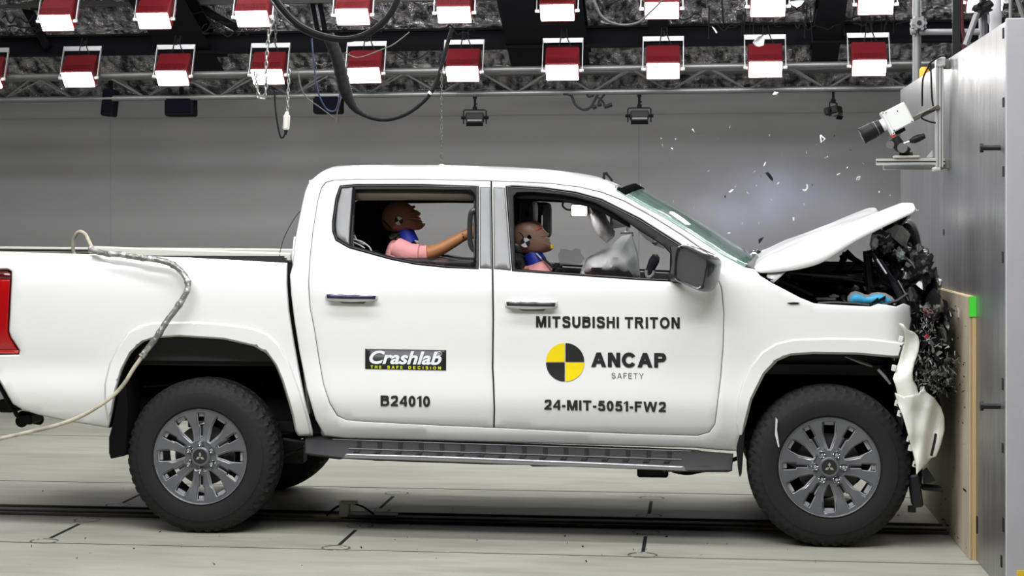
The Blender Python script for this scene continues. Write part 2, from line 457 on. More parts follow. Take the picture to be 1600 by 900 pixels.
# floor joints, anchor rings and the tow rail
jt = mat('joint_filler', (.10, .10, .085), .8)
k = 0
for y in (1.83, -.35, -1.9, 4.3): struct('trim_%d' % (k+10), MB().box((-1, y, .0005), (18, .009, .003)), jt); k += 1
for X in (-4.68, -3.2, -1.73, -.25):
    for (ya, yb) in ((.95, 1.55), (-.28, .32)):
        struct('trim_%d' % (k+10), MB().box((X, (ya+yb)/2, .0008), (.018, (yb-ya)*.75, .003)), gap); k += 1
        rg = MB()
        for yc in (ya-.02, yb+.06):
            rg.lathe_y((0, 0, 0), [(0, 0)], 3) if False else None
            n = 28; R0, R1 = .062, .072
            vs = []; fs = []
            for i in range(n):
                a = 2*math.pi*i/n
                vs += [(X+R0*math.cos(a), yc+R0*math.sin(a), .0022), (X+R1*math.cos(a), yc+R1*math.sin(a), .0022)]
            for i in range(n):
                if (i*7+int(X*10)) % 9 in (0, 4): continue
                j = (i+1) % n; fs.append((2*i, 2*i+1, 2*j+1, 2*j))
            rg.add(vs, fs)
        struct('trim_%d' % (k+10), rg, jt); k += 1
RY = .66
rail = root('tow_rail', (-2, RY, 0), 'low tow rail with dark slots running along the floor under the truck', 'rail')
make('rail_bed', MB().box((-2.6, RY, .002), (9.8, .30, .004)), gap, rail, smooth=False)
make('rail_strip', MB().box((-2.6, RY-.015, .008), (9.8, .085, .016), bev=.003), brownrail, rail, smooth=False)
make('rail_strip', MB().box((-2.6, RY+.115, .008), (9.8, .028, .016), bev=.003), brownrail, rail, smooth=False)
make('rail_strip', MB().box((-2.6, RY-.135, .007), (9.8, .02, .014), bev=.003), brownrail, rail, smooth=False)
c = P(548, 802, RY-.05)
tb = root('tow_bracket', (c.x, RY-.05, 0), 'small pale metal tow bracket sitting on the floor rail behind the rear wheel', 'bracket')
m_ = mat('dusty_metal', (.26, .24, .19), .6, .4)
make('upright', MB().box((c.x-.03, RY-.06, .055), (.055, .05, .085), bev=.004).box((c.x-.0, RY-.06, .09), (.075, .055, .014), bev=.003), m_, tb)
make('base_plate', MB().box((c.x+.12, RY-.05, .022), (.26, .10, .02), bev=.004), mat('dark_plate', (.05, .05, .05), .5, .5), tb)
make('bent_rod', MB().tube(spline([(c.x-.13, RY-.06, .02), (c.x-.08, RY-.06, .06), (c.x-.03, RY-.06, .085)]), .006).tube(spline([(c.x, RY-.07, .09), (c.x+.07, RY-.07, .07), (c.x+.13, RY-.07, .03)]), .005), blacksteel, tb)

# ================================================================== BARRIER BLOCK
BX = 1.30
bar = root('crash_barrier', (2.2, 1.0, 0), 'huge steel faced concrete crash block that the truck has hit', 'barrier')
mb = MB().box((BX+.006, (3.13-1.08)/2, 1.215), (.012, 4.21, 2.43))
make('steel_plate', mb, barrierm, bar, smooth=False)
make('block', MB().box((BX+.012+.9, (3.12-1.06)/2, 1.20), (1.8, 4.16, 2.40), bev=.02), barrierpaint, bar, smooth=False)
make('end_face', MB().box((BX+.9, -1.085, 1.222), (1.8, .03, 2.444), bev=.004), barrierpaint, bar, smooth=False, label='pale painted end face')
def bolt(px, py, X=BX):
    t = tn(math.atan((px-PX)/F)-YAW); D = X/t; v = P(px, py, D+CAM.y)
    mb = MB(); L = .075
    mb.tube([v, v+Vector((-L, 0, 0))], .012, 10); mb.tube([v+Vector((-L+.004, 0, 0)), v+Vector((-L-.010, 0, 0))], .02, 12)
    make('bolt', mb, mat('bolt_steel', (.03, .03, .034), .4, .6), bar)
bolt(1563, 231); bolt(1563, 635)
def slotmark(px, py, h):
    t = tn(math.atan((px-PX)/F)-YAW); D = BX/t; v = P(px, py, D+CAM.y)
    make('slot', MB().box((BX-.001, v.y, v.z), (.004, .035, h)), gap, bar, smooth=False)
for a in ((1568, 52, .045), (1568, 160, .04), (1568, 268, .045), (1567, 402, .05), (1567, 600, .05), (1568, 820, .06), (1567, 700, .04), (1475, 363, .03), (1565, 877, .05), (1527, 820, .08)): slotmark(*a)
make('corner_marking', MB().box((BX+.10, -1.103, .055), (.11, .006, .11)), mat('hazard_yellow', (.8, .55, .02), .5), bar, smooth=False, label='yellow patch')
ply = root('plywood_sheet', (1.28, .8, 0), 'upright plywood sheet fixed to the steel face of the crash block', 'board')
PZ = 1.232; Y0p, Y1p = -.22, 2.15
make('face', MB().box((1.276, (Y0p+Y1p)/2+.002, PZ/2), (.012, Y1p-Y0p-.004, PZ-.004)), plym, ply, smooth=False)
make('core', MB().box((1.291, (Y0p+Y1p)/2, PZ/2), (.018, Y1p-Y0p, PZ)), plyedge, ply, smooth=False)
make('corner_paint', MB().box((1.285, Y0p-.003, PZ-.045), (.033, .008, .095)), green, ply, smooth=False, label='green painted corner')
v = P(1496, 480, .1)
make('white_sticker', MB().box((1.2685, .16, 1.14), (.003, .06, .045)), fragwhite, ply, smooth=False)
lp = MB()
for x in (1.276, 1.283, 1.291, 1.299): lp.box((x, Y0p-.0015, PZ/2-.05), (.0018, .003, PZ-.1))
make('ply_line', lp, mat('ply_dark_line', (.38, .26, .10), .7), ply, smooth=False)

# ================================================================== FLOODLIGHTS (red LED heads)
def rotx(a): return Matrix.Rotation(a, 3, 'X')
def floodlight_proto():
    r = bpy.data.objects.new('floodlight', None); col.objects.link(r); r['category'] = 'floodlight'; ORG[r] = Vector((0, 0, 0))
    T = rotx(R(-43)); LEDW, LEDD, H = .232, .142, .195
    # box centred on the LED face, opening down and towards the viewer
    def L(x, y, z): return T @ Vector((x, y, z))
    mb = MB().box(L(0, 0, H/2+.006), (LEDW+.012, LEDD+.012, H), T, bev=.01)
    for i in range(22):
        x = -LEDW/2 + LEDW*(i+.5)/22
        mb.box(L(x, -LEDD/2-.008, .035), (.0035, .012, .075), T); mb.box(L(x, LEDD/2+.008, .035), (.0035, .012, .075), T)
    make('housing', mb, redhouse, r, smooth=False)
    make('led_panel', MB().box(L(0, 0, -.001), (LEDW, LEDD, .012), T, bev=.003), ledm, r, smooth=False)
    make('back_cap', MB().box(L(0, 0, H+.012), (LEDW-.02, LEDD-.02, .02), T, bev=.005), blacksteel, r, smooth=False)
    yk = MB(); w2 = LEDW/2+.03; top = Vector((0, .11, .245))
    for s in (-1, 1):
        a = L(s*w2, 0, .02); b = Vector((s*w2, top.y, top.z)); t = (b-a); Ln = t.length; t.normalize(); u = Vector((1, 0, 0)); q = t.cross(u)
        yk.box((a+b)/2, (.006, .022, Ln), Matrix((u, q, t)).transposed())
        yk.tube([a+Vector((s*.010, 0, 0)), a-Vector((s*.02, 0, 0))], .012, 10)
    yk.box(top, (2*w2+.006, .006, .034)); make('yoke', yk, yoke, r, smooth=False)
    cl = MB().tube([top+Vector((0, .0, .01)), top+Vector((0, .06, .06))], .012, 8)
    for s in (-.03, .06): cl.tube(spline([L(s, .0, H+.02), (s*1.2, .12, .17), (s*.6, .10, .25), (s*.4, .14, .33)]), .004, 6)
    make('hanger_cable', cl, cablem, r)
    return r
fl0 = floodlight_proto(); used = False
n_up = ['far left of the upper row, above the diagonal brace', 'in the upper row, left of the wide black rafter end', 'in the upper row, left end of the big cable loop',
        'in the upper row, inside the big hanging cable loop', 'in the upper row, just left of the central rafter', 'in the upper row, under the wide central rafter',
        'in the upper row, right of the narrow rafter', 'in the upper row, second from the scaffold pole', 'in the upper row, nearest left of the scaffold pole', 'in the upper row, right of the scaffold pole']
n_lo = ['cut by the left edge of the picture, lower row', 'in the lower row, first whole one from the left', 'in the lower row, above the black speaker', 'in the lower row, behind the white hanging chain',
        'in the lower row, between the arms of the cable loop', 'in the lower row, right of the cable loop', 'in the lower row, above the hanging cable bunch', 'in the lower row, above the centre studio lamp',
        'in the lower row, with a torn paper flake before its yoke', 'in the lower row, nearest left of the scaffold pole']
def put_flood(x, y, z, lab, rz=0):
    global used
    o = fl0 if not used else tree_copy(fl0)
    used = True; o.location = (x, y, z); o.rotation_euler = (0, 0, rz); o['label'] = 'red LED floodlight ' + lab; o['group'] = 'red LED floodlights under the roof'
for i in range(10): put_flood(-4.62+.731*i, 4.03, 3.04+.004*i, n_up[i])
for i in range(10): put_flood(-4.62+.731*(i-1), 4.53, 2.66+.003*i, n_lo[i])

# lighting trusses
def truss(y, z0, z1, label, xs=(-7.6, 3.4), slope=.004):
    r = root('lighting_truss', (sum(xs)/2, y, z0), label, 'truss')
    def zz(x, z): return z + slope*(x+4)
    for (dy, z) in ((0, z0), (-.10, z1), (.12, z1)):
        make('chord', MB().tube([(xs[0], y+dy, zz(xs[0], z)), (xs[1], y+dy, zz(xs[1], z))], .022, 12), trussm, r)
    mb = MB(); x = xs[0]; st = .285; up = True
    while x < xs[1]-st:
        for dy in (-.10, .12):
            a = (x, y+(0 if up else dy), zz(x, z0 if up else z1)); b = (x+st, y+(dy if up else 0), zz(x+st, z1 if up else z0))
            mb.tube([a, b], .0075, 6)
        if not up: mb.tube([(x, y-.10, zz(x, z1)), (x, y+.12, zz(x, z1))], .0075, 6)
        x += st; up = not up
    make('lacing_bar', mb, trussm, r, label='zigzag lacing between the chords')
truss(4.83, 2.54, 2.71, 'grey tube lighting truss carrying the lower row of floodlights')
truss(4.30, 3.34, 3.50, 'grey tube lighting truss carrying the upper row of floodlights')

# ------------------------------------------------------------------ things hung from the truss
def speaker(px0, px1, py0, py1, Y, lab, rz=0, tilt=0):
    a = P(px0, py0, Y); b = P(px1, py1, Y); c = (a+b)/2; wd = abs(b.x-a.x); h = abs(a.z-b.z)
    r = root('hanging_speaker', (c.x, Y, c.z), lab, 'speaker', 'black speakers hanging under the truss')
    M = Matrix.Rotation(rz, 3, 'Z') @ Matrix.Rotation(tilt, 3, 'Y')
    make('cabinet', MB().box(c, (wd, .16, h), M, bev=.012), mat('speaker_black', (.003, .003, .004), .8, spec=.1), r, smooth=False)
    make('grille', MB().box(c+M @ Vector((0, -.084, .005)), (wd*.86, .012, h*.74), M, bev=.004), mat('speaker_grille', (.003, .003, .006), .9, spec=.05), r, smooth=False)
    make('bracket', MB().box(c+Vector((0, .02, h/2+.03)), (.03, .03, .08)), blacksteel, r, smooth=False)
speaker(163, 181, 140, 182, 4.9, 'narrow black speaker hanging left of the wide speaker under the truss', tilt=R(6))
speaker(261, 305, 150, 182, 4.9, 'wide black speaker hanging under the truss near the left side')
speaker(492, 535, 148, 178, 4.9, 'black speaker hanging behind the blue cable')

def studio_lamp(px, py, Y, lab, side=False):
    c = P(px, py, Y); r = root('studio_lamp', c, lab, 'lamp', 'small black studio lamps hanging under the truss')
    k = .0047
    M = Matrix.Rotation(R(68 if side else 4), 3, 'Z')
    def L(x, y, z): return c + M @ Vector((x*k, y*k, z*k))
    stem = MB().tube([L(0, 0, 16), L(0, 0, 33 if not side else 46)], .009, 8)
    stem.box(L(0, 0, 15), (.034, .03, .03), M, bev=.004).box(L(0, 0, 33), (.03, .03, .03), M).tube([L(0, 0, 22), L(4, 0, 22)], .006, 6)
    make('stem', stem, blacksteel, r)
    make('yoke', MB().tube([L(-18, 0, -10), L(-18, 0, 11), L(-16, 0, 12.5), L(16, 0, 12.5), L(18, 0, 11), L(18, 0, -10)], .0048, 6), blacksteel, r)
    hd = MB().box(L(0, 0, 0), (29*k, .10, 12*k), M @ rotx(R(-12)), bev=.008)
    make('lamp_body', hd, mat('lamp_body', (.008, .008, .007), .6, spec=.2), r, smooth=False)
    make('lens', MB().box(L(0, -6, -6), (25*k, .05, 5*k), M @ rotx(R(-20)), bev=.004), mat('lamp_lens', (.03, .03, .027), .4), r, smooth=False)
    for s in (-1, 1): make('knob', MB().tube([L(s*14, 0, 0), L(s*22, 0, 0)], .012, 8), blacksteel, r)
    make('barn_door', MB().box(L(0, -10, -11), (27*k, .004, .03), M @ rotx(R(30))), blacksteel, r, smooth=False)
studio_lamp(742, 184, 4.85, 'small black studio lamp hanging under the truss, left of the one at centre')
studio_lamp(999, 181, 4.85, 'small black studio lamp hanging over the front door, right of its twin')
studio_lamp(1302, 173, 4.85, 'dark blue black studio lamp turned sideways, nearest the crash block', side=True)

def cable(name, pts, r, m, label, cat='cable', n=8, seg=8, group=None):
    return make(name, MB().tube(spline(pts, seg), r, n), m, label=label, cat=cat, group=group)
def PP(l, Y): return [P(x, y, Y) for x, y in l]
cable('hanging_cable', PP([(420, -15), (440, 12), (463, 36), (492, 52), (528, 61), (560, 58), (590, 42), (612, 18), (625, -12)], 2.6), .021, cablem, 'thick black cable loop hanging from the top edge of the picture')
cable('hanging_cable', PP([(412, -15), (434, 16), (458, 40), (490, 57), (528, 65), (563, 61), (594, 44), (618, 16), (630, -12)], 2.62), .006, mat('grey_cable', (.06, .06, .06), .5), 'thin grey cable following the underside of the big black loop')
lc = MB(); pts = spline(PP([(512, 55), (520, 72), (528, 95), (535, 125), (543, 150), (557, 172), (583, 185), (612, 186), (642, 174), (668, 152), (682, 128), (692, 95), (700, 65), (706, 45)], 3.2), 8)
rr = [.042 if i < 30 else (.042-.0285*min(1, (i-30)/14)) for i in range(len(pts))]; rr = [r*(1+.04*math.sin(i*1.9)) for i, r in enumerate(rr)]
cl = root('hanging_cable', pts[0], 'thick black cable bundle drooping low beneath the truss, with red tape', 'cable')
make('cable', lc.tube(pts, rr, 10), cablem, cl)
make('tape', MB().tube([P(554.5, 168, 3.2), P(558, 172, 3.2)], .0165, 10), redp, cl, label='red tape band')
make('tape', MB().tube([P(671, 147, 3.2), P(673.5, 144, 3.2)], .0165, 10), fragwhite, cl, label='white tape band')
cable('hanging_cable', PP([(487, 60), (490, 95), (494, 130), (501, 155), (512, 172), (525, 172), (530, 155), (532, 135)], 3.6), .006, bluec, 'thin dark blue cable loop in front of the black speaker')
cable('hanging_cable', PP([(466, 112), (470, 135), (480, 153), (500, 168), (524, 186)], 3.7), .004, mat('dull_rope', (.08, .08, .07), .8), 'thin pale cord running down to the right to a small hook')
cable('hanging_cable', PP([(525, 192), (528, 170), (534, 150)], 3.7), .004, mat('dull_rope', (.08, .08, .07), .8), 'thin pale cord end hanging beside the blue loop')
cable('hanging_cable', PP([(640, 50), (617, 68), (600, 76), (560, 90), (540, 82)], 3.7), .004, mat('dull_rope', (.08, .08, .07), .8), 'thin grey cord crossing under the big cable loop')
cable('hanging_cable', PP([(618, 84), (630, 92), (645, 93), (660, 88), (672, 78)], 4.6), .006, cablem, 'thin black cable sagging above the truss right of the loop')
def chain(name, pts, m, label, r=.006, step=.03, cat='chain'):
    pp = spline(pts, 10); mb = MB(); acc = 0; last = pp[0]; kk = 0
    res = [pp[0]]
    for q in pp[1:]:
        while (q-last).length >= step: last = last + (q-last).normalized()*step; res.append(last.copy())
    for i in range(len(res)-1):
        a, b = res[i], res[i+1]; t = (b-a).normalized(); u = Vector((0, 1, 0)) if i % 2 else Vector((1, 0, 0)); u = (u - t*u.dot(t)).normalized()
        c = (a+b)/2; h = step*.62; wd = step*.26
        L = [c+t*(h*math.cos(x))+u*(wd*math.sin(x)) for x in [2*math.pi*j/8 for j in range(8)]]; L.append(L[0])
        mb.tube(L, r*.5, 4, caps=False)
    return make(name, mb, m, label=label, cat=cat)
chain('hoist_chain', [P(690, 110, 1.4), P(690, 180, 1.2), P(690, 256, .98)], mat('chain_steel', (.09, .09, .085), .5, .6), 'long thin steel chain hanging down to the cab roof', r=.0055, step=.026)
chain('hoist_chain', PP([(399, 112), (402, 140), (406, 158), (412, 156), (416, 135), (416, 100), (420, 55), (428, 25)], 3.2), mat('zinc_chain', (.33, .33, .32), .35, .8), 'bright zinc chain looped in front of a lower floodlight', r=.011, step=.036)
chain('hoist_chain', PP([(430, 5), (431, 50), (429, 70)], 3.3), mat('chain_steel', (.2, .2, .2), .5, .7), 'short dull chain hanging above the looped zinc chain')
chain('hoist_chain', PP([(452, 110), (450, 145), (449, 177)], 3.2), mat('zinc_dull', (.35, .35, .35), .35, .8), 'dull chain carrying the white pendant switch', r=.009)
c0 = P(447.5, 191, 3.2)
pn = root('pendant_switch', c0, 'white pendant switch box hanging from a chain under the truss', 'switch')
Mz = Matrix.Rotation(R(4), 3, 'Y')
make('switch_body', MB().box(c0, (.043, .04, .108), Mz, bev=.012), plastic_white, pn)
make('cap', MB().tube([c0+Vector((.003, 0, .052)), c0+Vector((.005, 0, .072))], [.017, .009], 10), plastic_white, pn)
make('gland', MB().tube([c0+Vector((-.003, 0, -.052)), c0+Vector((-.006, 0, -.085))], [.014, .007], 8), black, pn)
cable('switch_cable', PP([(446, 205), (443, 214), (438, 213), (433, 190), (430, 165), (429, 140)], 3.2), .006, cablem, 'thin black cable looping up from the white pendant switch')
bn = MB()
for q in ([(880, 147), (893, 150), (900, 165), (912, 171), (924, 165), (932, 150)], [(893, 148), (898, 162), (910, 171), (922, 168), (934, 148)], [(933, 150), (927, 160), (925, 169)], [(945, 147), (936, 158), (934, 166)], [(917, 147), (920, 151), (928, 149)], [(935, 152), (943, 160), (944, 167)]):
    bn.tube(spline(PP(q, 4.7)), .009, 6)
for q in ((926, 168), (934, 164), (944, 167), (950, 165)): c = P(*q, 4.7); bn.tube([c, c+Vector((.03, 0, .008))], .016, 8)
make('cable_bunch', bn, cablem, label='bunch of black cables and plugs drooping under the truss at centre', cat='cable')
cable('roof_cable', PP([(925, -8), (940, 25), (965, 38), (995, 36), (1015, 20), (1040, -5)], 3.5), .008, mat('grey_cable', (.06, .06, .06), .5), 'grey cable loop in front of the upper floodlight right of centre')
wire = MB()
random.seed(3)
for i in range(46):
    x = random.choice([random.uniform(440, 780), random.uniform(1010, 1420), random.uniform(0, 60), random.uniform(290, 380)]); y = random.choice([random.uniform(36, 48), random.uniform(8, 44)]) - (x-700)*.006
    L = random.uniform(15, 46); pts = [(x, y)]
    for j in range(4): pts.append((x+L*(j+1)/4, y+random.uniform(-7, 9)))
    wire.tube(spline(PP(pts, 4.95), 5), random.uniform(.003, .007), 5)
for i in range(26):
    x = random.uniform(1020, 1420); y = random.uniform(-5, 20)
    wire.tube([P(x, y, 5.1), P(x+random.uniform(-6, 6), y+random.uniform(20, 60), 5.1)], random.uniform(.003, .008), 5)
make('roof_wiring', wire, cablem, label='tangle of thin black wiring lying along the roof beam', cat='wiring', kind='stuff')

# ------------------------------------------------------------------ scaffold behind / above the barrier
sc = root('scaffold_frame', P(1433, 60, 2.6), 'galvanised scaffold pole with a couplers joint standing behind the crash block', 'scaffold')
Ys = 3.4
a = P(1432.5, -40, Ys); make('pole', MB().tube([(a.x, Ys, 0), (a.x, Ys, a.z)], .028, 16), galv, sc)
c = P(1435, 37, Ys-.05)
rs = MB().tube([c+Vector((0, -.0, -.03)), c+Vector((0, 0, .03))], .05, 14).tube([c+Vector((0, -.05, 0)), c+Vector((0, .04, 0))], .034, 12)
for k2 in range(6):
    q = 2*math.pi*k2/6; rs.tube([c+Vector((.04*math.cos(q), -.045, .04*math.sin(q))), c+Vector((.04*math.cos(q), .03, .04*math.sin(q)))], .012, 6)
rs.tube([c+Vector((-.05, .0, -.05)), c+Vector((-.02, 0, -.045))], .025, 10)
make('coupler', rs, galv, sc); make('bolt_hole', MB().tube([c+Vector((0, -.056, 0)), c+Vector((0, -.05, 0))], .016, 10), gap, sc)
make('ledger', MB().tube([P(1436, 50, Ys-.03), P(1534, 50, Ys-.03)], .021, 12), galv, sc)
make('ledger', MB().tube([P(1532, -10, Ys+.1), P(1532, 90, Ys+.1)], .012, 8), galv, sc)
a = P(1555.5, -40, 2.2); b = P(1555.5, 45, 2.2)
make('white_post', MB().tube([(a.x, 2.2, a.z), (a.x, 2.2, 2.3)], .036, 14), mat('white_post', (.62, .62, .63), .4), label='thick white post standing on the crash block near the right edge', cat='post')
tp = root('black_tripod', P(1535, 50, 2.0), 'aluminium tripod with a black head standing on top of the crash block', 'tripod')
make('leg', MB().tube([P(1527, 20, 2.0), P(1509, 70, 2.0)], .018, 8), galv, tp)
make('leg', MB().tube([P(1537, 18, 2.1), P(1537, 62, 2.1)], .022, 8), mat('grey_leg', (.14, .14, .15), .4, .5), tp)
make('leg', MB().tube([P(1540, 20, 2.2), P(1551, 46, 2.2)], .010, 8), alu, tp)
make('tripod_head', MB().blob(P(1534, 13, 2.05), (.05, .05, .035), 4, .3).tube([P(1526, 24, 2.03), P(1548, 4, 2.05)], .026, 8).tube([P(1532, 0, 2.05), P(1541, 0, 2.05)], .03, 8), black, tp)
stp = root('tension_strap', P(1497, 30, 2.4), 'black and dark red padded strap hanging behind the crash block', 'strap')
a = P(1487, -30, 2.4); b = P(1502, 85, 2.4)
make('strap_web', MB().box(((a.x+b.x)/2, 2.4, (a.z+b.z)/2), (.048, .02, a.z-b.z), bev=.004), black, stp)
make('strap_edge', MB().tube(spline(PP([(1500, -30), (1502, 20), (1503, 45), (1507, 65), (1504, 85)], 2.4)), .014, 8, flat=.6), mat('dark_red_web', (.05, .004, .008), .7), stp)
make('roof_strut', MB().tube([P(1584, -20, 2.6), P(1604, 40, 2.6)], .016, 8), galv, label='slanting pale strut in the top right corner', cat='strut')
make('roof_strut', MB().tube([P(1579, -20, 2.5), P(1579, 40, 2.5)], .010, 8), galv, label='thin upright pale rod in the top right corner', cat='strut')
c = P(1444, 109, 3.25)
make('warning_beacon', MB().tube([c-Vector((0, 0, .06)), c, c+Vector((0, 0, .018))], [.03, .03, .018], 16), orangep, label='small orange beacon dome peeking above the crash block edge', cat='beacon')

# ------------------------------------------------------------------ high speed camera on its aluminium bracket
CY = .75
fr = root('camera_bracket', P(1470, 262, CY), 'aluminium profile bracket bolted to the steel face of the crash block', 'bracket')
a = P(1467.5, 94, CY); b = P(1467.5, 262, CY)
def profile(mb, p, q, wd, ax):
    p = Vector(p); q = Vector(q); c = (p+q)/2; L = (q-p).length
    d = {'z': (wd, wd, L), 'x': (L, wd, wd), 'y': (wd, L, wd)}[ax]
    mb.box(c, d, bev=.003)
    return c
mb = MB(); profile(mb, a, b, .040, 'z'); make('upright_profile', mb, alu, fr, smooth=False)
mb = MB()
for dx in (-.008, .008): mb.box(((a.x+b.x)/2+dx, CY-.0205, (a.z+b.z)/2), (.003, .003, a.z-b.z))
make('profile_groove', mb, gap, fr, smooth=False)
pa = P(1369, 253, CY); pb = P(1476, 253, CY); mb = MB(); profile(mb, (pa.x, CY, pa.z), (pb.x, CY, pa.z), .034, 'x'); make('shelf_profile', mb, alu, fr, smooth=False)
pa2 = P(1383, 260, CY-.04); mb = MB(); profile(mb, (pa2.x, CY+.06, pa2.z), (pb.x, CY+.06, pa2.z), .03, 'x'); make('shelf_profile', mb, mat('alu_grey', (.36, .36, .35), .4, .6), fr, smooth=False)
make('shelf_groove', MB().box(((pa.x+pb.x)/2, CY-.0175, pa.z), (pb.x-pa.x, .002, .006)), gap, fr, smooth=False)
make('gusset', MB().add([P(1447, 246, CY), P(1457, 246, CY), P(1457, 234, CY), P(1447, 246, CY+.02), P(1457, 246, CY+.02), P(1457, 234, CY+.02)], [(0, 1, 2), (5, 4, 3), (0, 3, 4, 1), (1, 4, 5, 2), (2, 5, 3, 0)]), alu, fr, smooth=False)
for py in (100, 256): mb = MB(); c = P(1470, py, CY); mb.box(((c.x+BX)/2+.015, CY+.03, c.z), (BX-c.x, .05, .05), bev=.004); make('wall_mount', mb, mat('zinc_mount', (.25, .24, .22), .4, .7), fr, smooth=False)
c = P(1470, 97, CY-.01); make('end_cap', MB().box(c, (.052, .05, .05), bev=.008), alu, fr)
make('clamp', MB().box(P(1463, 265, CY-.02), (.045, .04, .022), bev=.005), alu, fr)
Mb = Matrix.Rotation(R(27), 3, 'Y').inverted()
p = P(1418, 190, CY-.03); q = P(1468, 166, CY-.03); t = (q-p).normalized(); u = Vector((0, 1, 0)); s_ = t.cross(u)
arm = MB().box((p+q)/2, ((q-p).length, .012, .026), Matrix((t, u, s_)).transposed(), bev=.004)
for zz in (.04, .93): arm.tube([p.lerp(q, zz)-u*.012, p.lerp(q, zz)-u*.004], .011, 10)
make('stay_arm', arm, mat('brown_steel', (.14, .125, .105), .4, .6), fr)

hc = root('high_speed_camera', P(1402, 184, CY), 'white boxy camera with a black lens mounted on the aluminium bracket', 'camera')
ax = (P(1362, 204, CY)-P(1403, 183, CY)).normalized(); up = Vector((0, 1, 0)).cross(ax).normalized()
if up.z < 0: up = -up
Mc = Matrix((ax, Vector((0, 1, 0)), up)).transposed(); cc = P(1402, 184, CY)
def C(a, b, c): return cc + Mc @ Vector((a, b, c))
make('camera_body', MB().box(C(-.004, 0, 0), (.118, .11, .118), Mc, bev=.006), camwhite, hc, smooth=False)
pl = make('front_plate', MB().box(C(.06, 0, -.004), (.014, .112, .134), Mc, bev=.004), camwhite, hc, smooth=False)
sb = MB()
for a_, c_ in ((.06, .055), (.06, -.062), (.045, .05), (.05, -.05), (-.01, .03), (-.05, -.05)): sb.tube([C(a_, -.058, c_), C(a_, -.053, c_)], .0035, 6)
make('screw', sb, black, hc)
make('lens_mount', MB().tube([C(.066, 0, 0), C(.098, 0, 0)], [.033, .030], 20), camwhite, hc)
ln = make('lens', MB().tube([C(.092, 0, 0), C(.105, 0, 0), C(.107, 0, 0), C(.135, 0, 0), C(.137, 0, 0), C(.195, 0, 0), C(.205, 0, 0)], [.036, .036, .040, .040, .043, .043, .047], 28), black, hc)
make('front_glass', MB().tube([C(.203, 0, 0), C(.207, 0, 0)], [.038, .038], 24), blackgloss, ln)
make('lens_ring', MB().tube([C(.118, 0, 0), C(.121, 0, 0)], [.0415, .0415], 24), mat('ring_grey', (.2, .2, .2), .4), ln)
hd = root('tripod_head', P(1410, 220, CY), 'red and black pan tilt head under the camera on the shelf', 'tripod head')
make('top_knob', MB().tube([P(1397, 208, CY), P(1405, 204, CY), P(1414, 201, CY)], [.012, .018, .010], 10), black, hd)
make('head_body', MB().tube([P(1397, 215, CY), P(1402, 224, CY), P(1408, 233, CY)], [.026, .032, .028], 12).tube([P(1408, 231, CY-.01), P(1418, 238, CY)], .026, 10).tube([P(1405, 241.5, CY), P(1426, 241.5, CY)], .014, 12), black, hd)
make('locking_disc', MB().tube([P(1396, 211, CY-.035), P(1396, 211, CY-.01)], .012, 12), redp, hd, label='red locking button')
make('locking_disc', MB().tube([P(1410, 231, CY-.06), P(1410, 231, CY-.02)], .026, 18).tube([P(1391, 226, CY-.04), P(1391, 226, CY-.0)], .021, 14), mat('disc_grey', (.3, .3, .3), .3, .7), hd, label='grey metal knobs')
make('handle_rod', MB().tube([P(1410, 225, CY-.02), P(1424, 220, CY-.02)], .005, 8), chrome, hd)
make('handle_grip', MB().tube([P(1421, 221, CY-.02), P(1428, 218.5, CY-.02), P(1436, 215, CY-.02), P(1445, 212, CY-.02)], [.009, .020, .020, .014], 12), black, hd)
make('base_plate', MB().box(P(1416, 245, CY), (.13, .07, .012), bev=.003), mat('base_tan', (.42, .38, .32), .5), hd)
for L, lb in (([(1461, 172), (1446, 176), (1440, 184), (1452, 190), (1462, 192)], 'thin black camera lead looped beside the profile'),
          ([(1454, 100), (1455, 120), (1456, 150), (1458, 166)], 'straight black camera lead hanging left of the profile'),
          ([(1452, 102), (1443, 120), (1441, 140), (1441, 166)], 'thin grey camera lead hanging farthest left of the profile'),
          ([(1470, 88), (1462, 92), (1453, 99), (1450, 104)], 'black lead bent over the top of the profile')):
    cable('camera_lead', PP(L, CY-.05), .0045, cablem, lb)

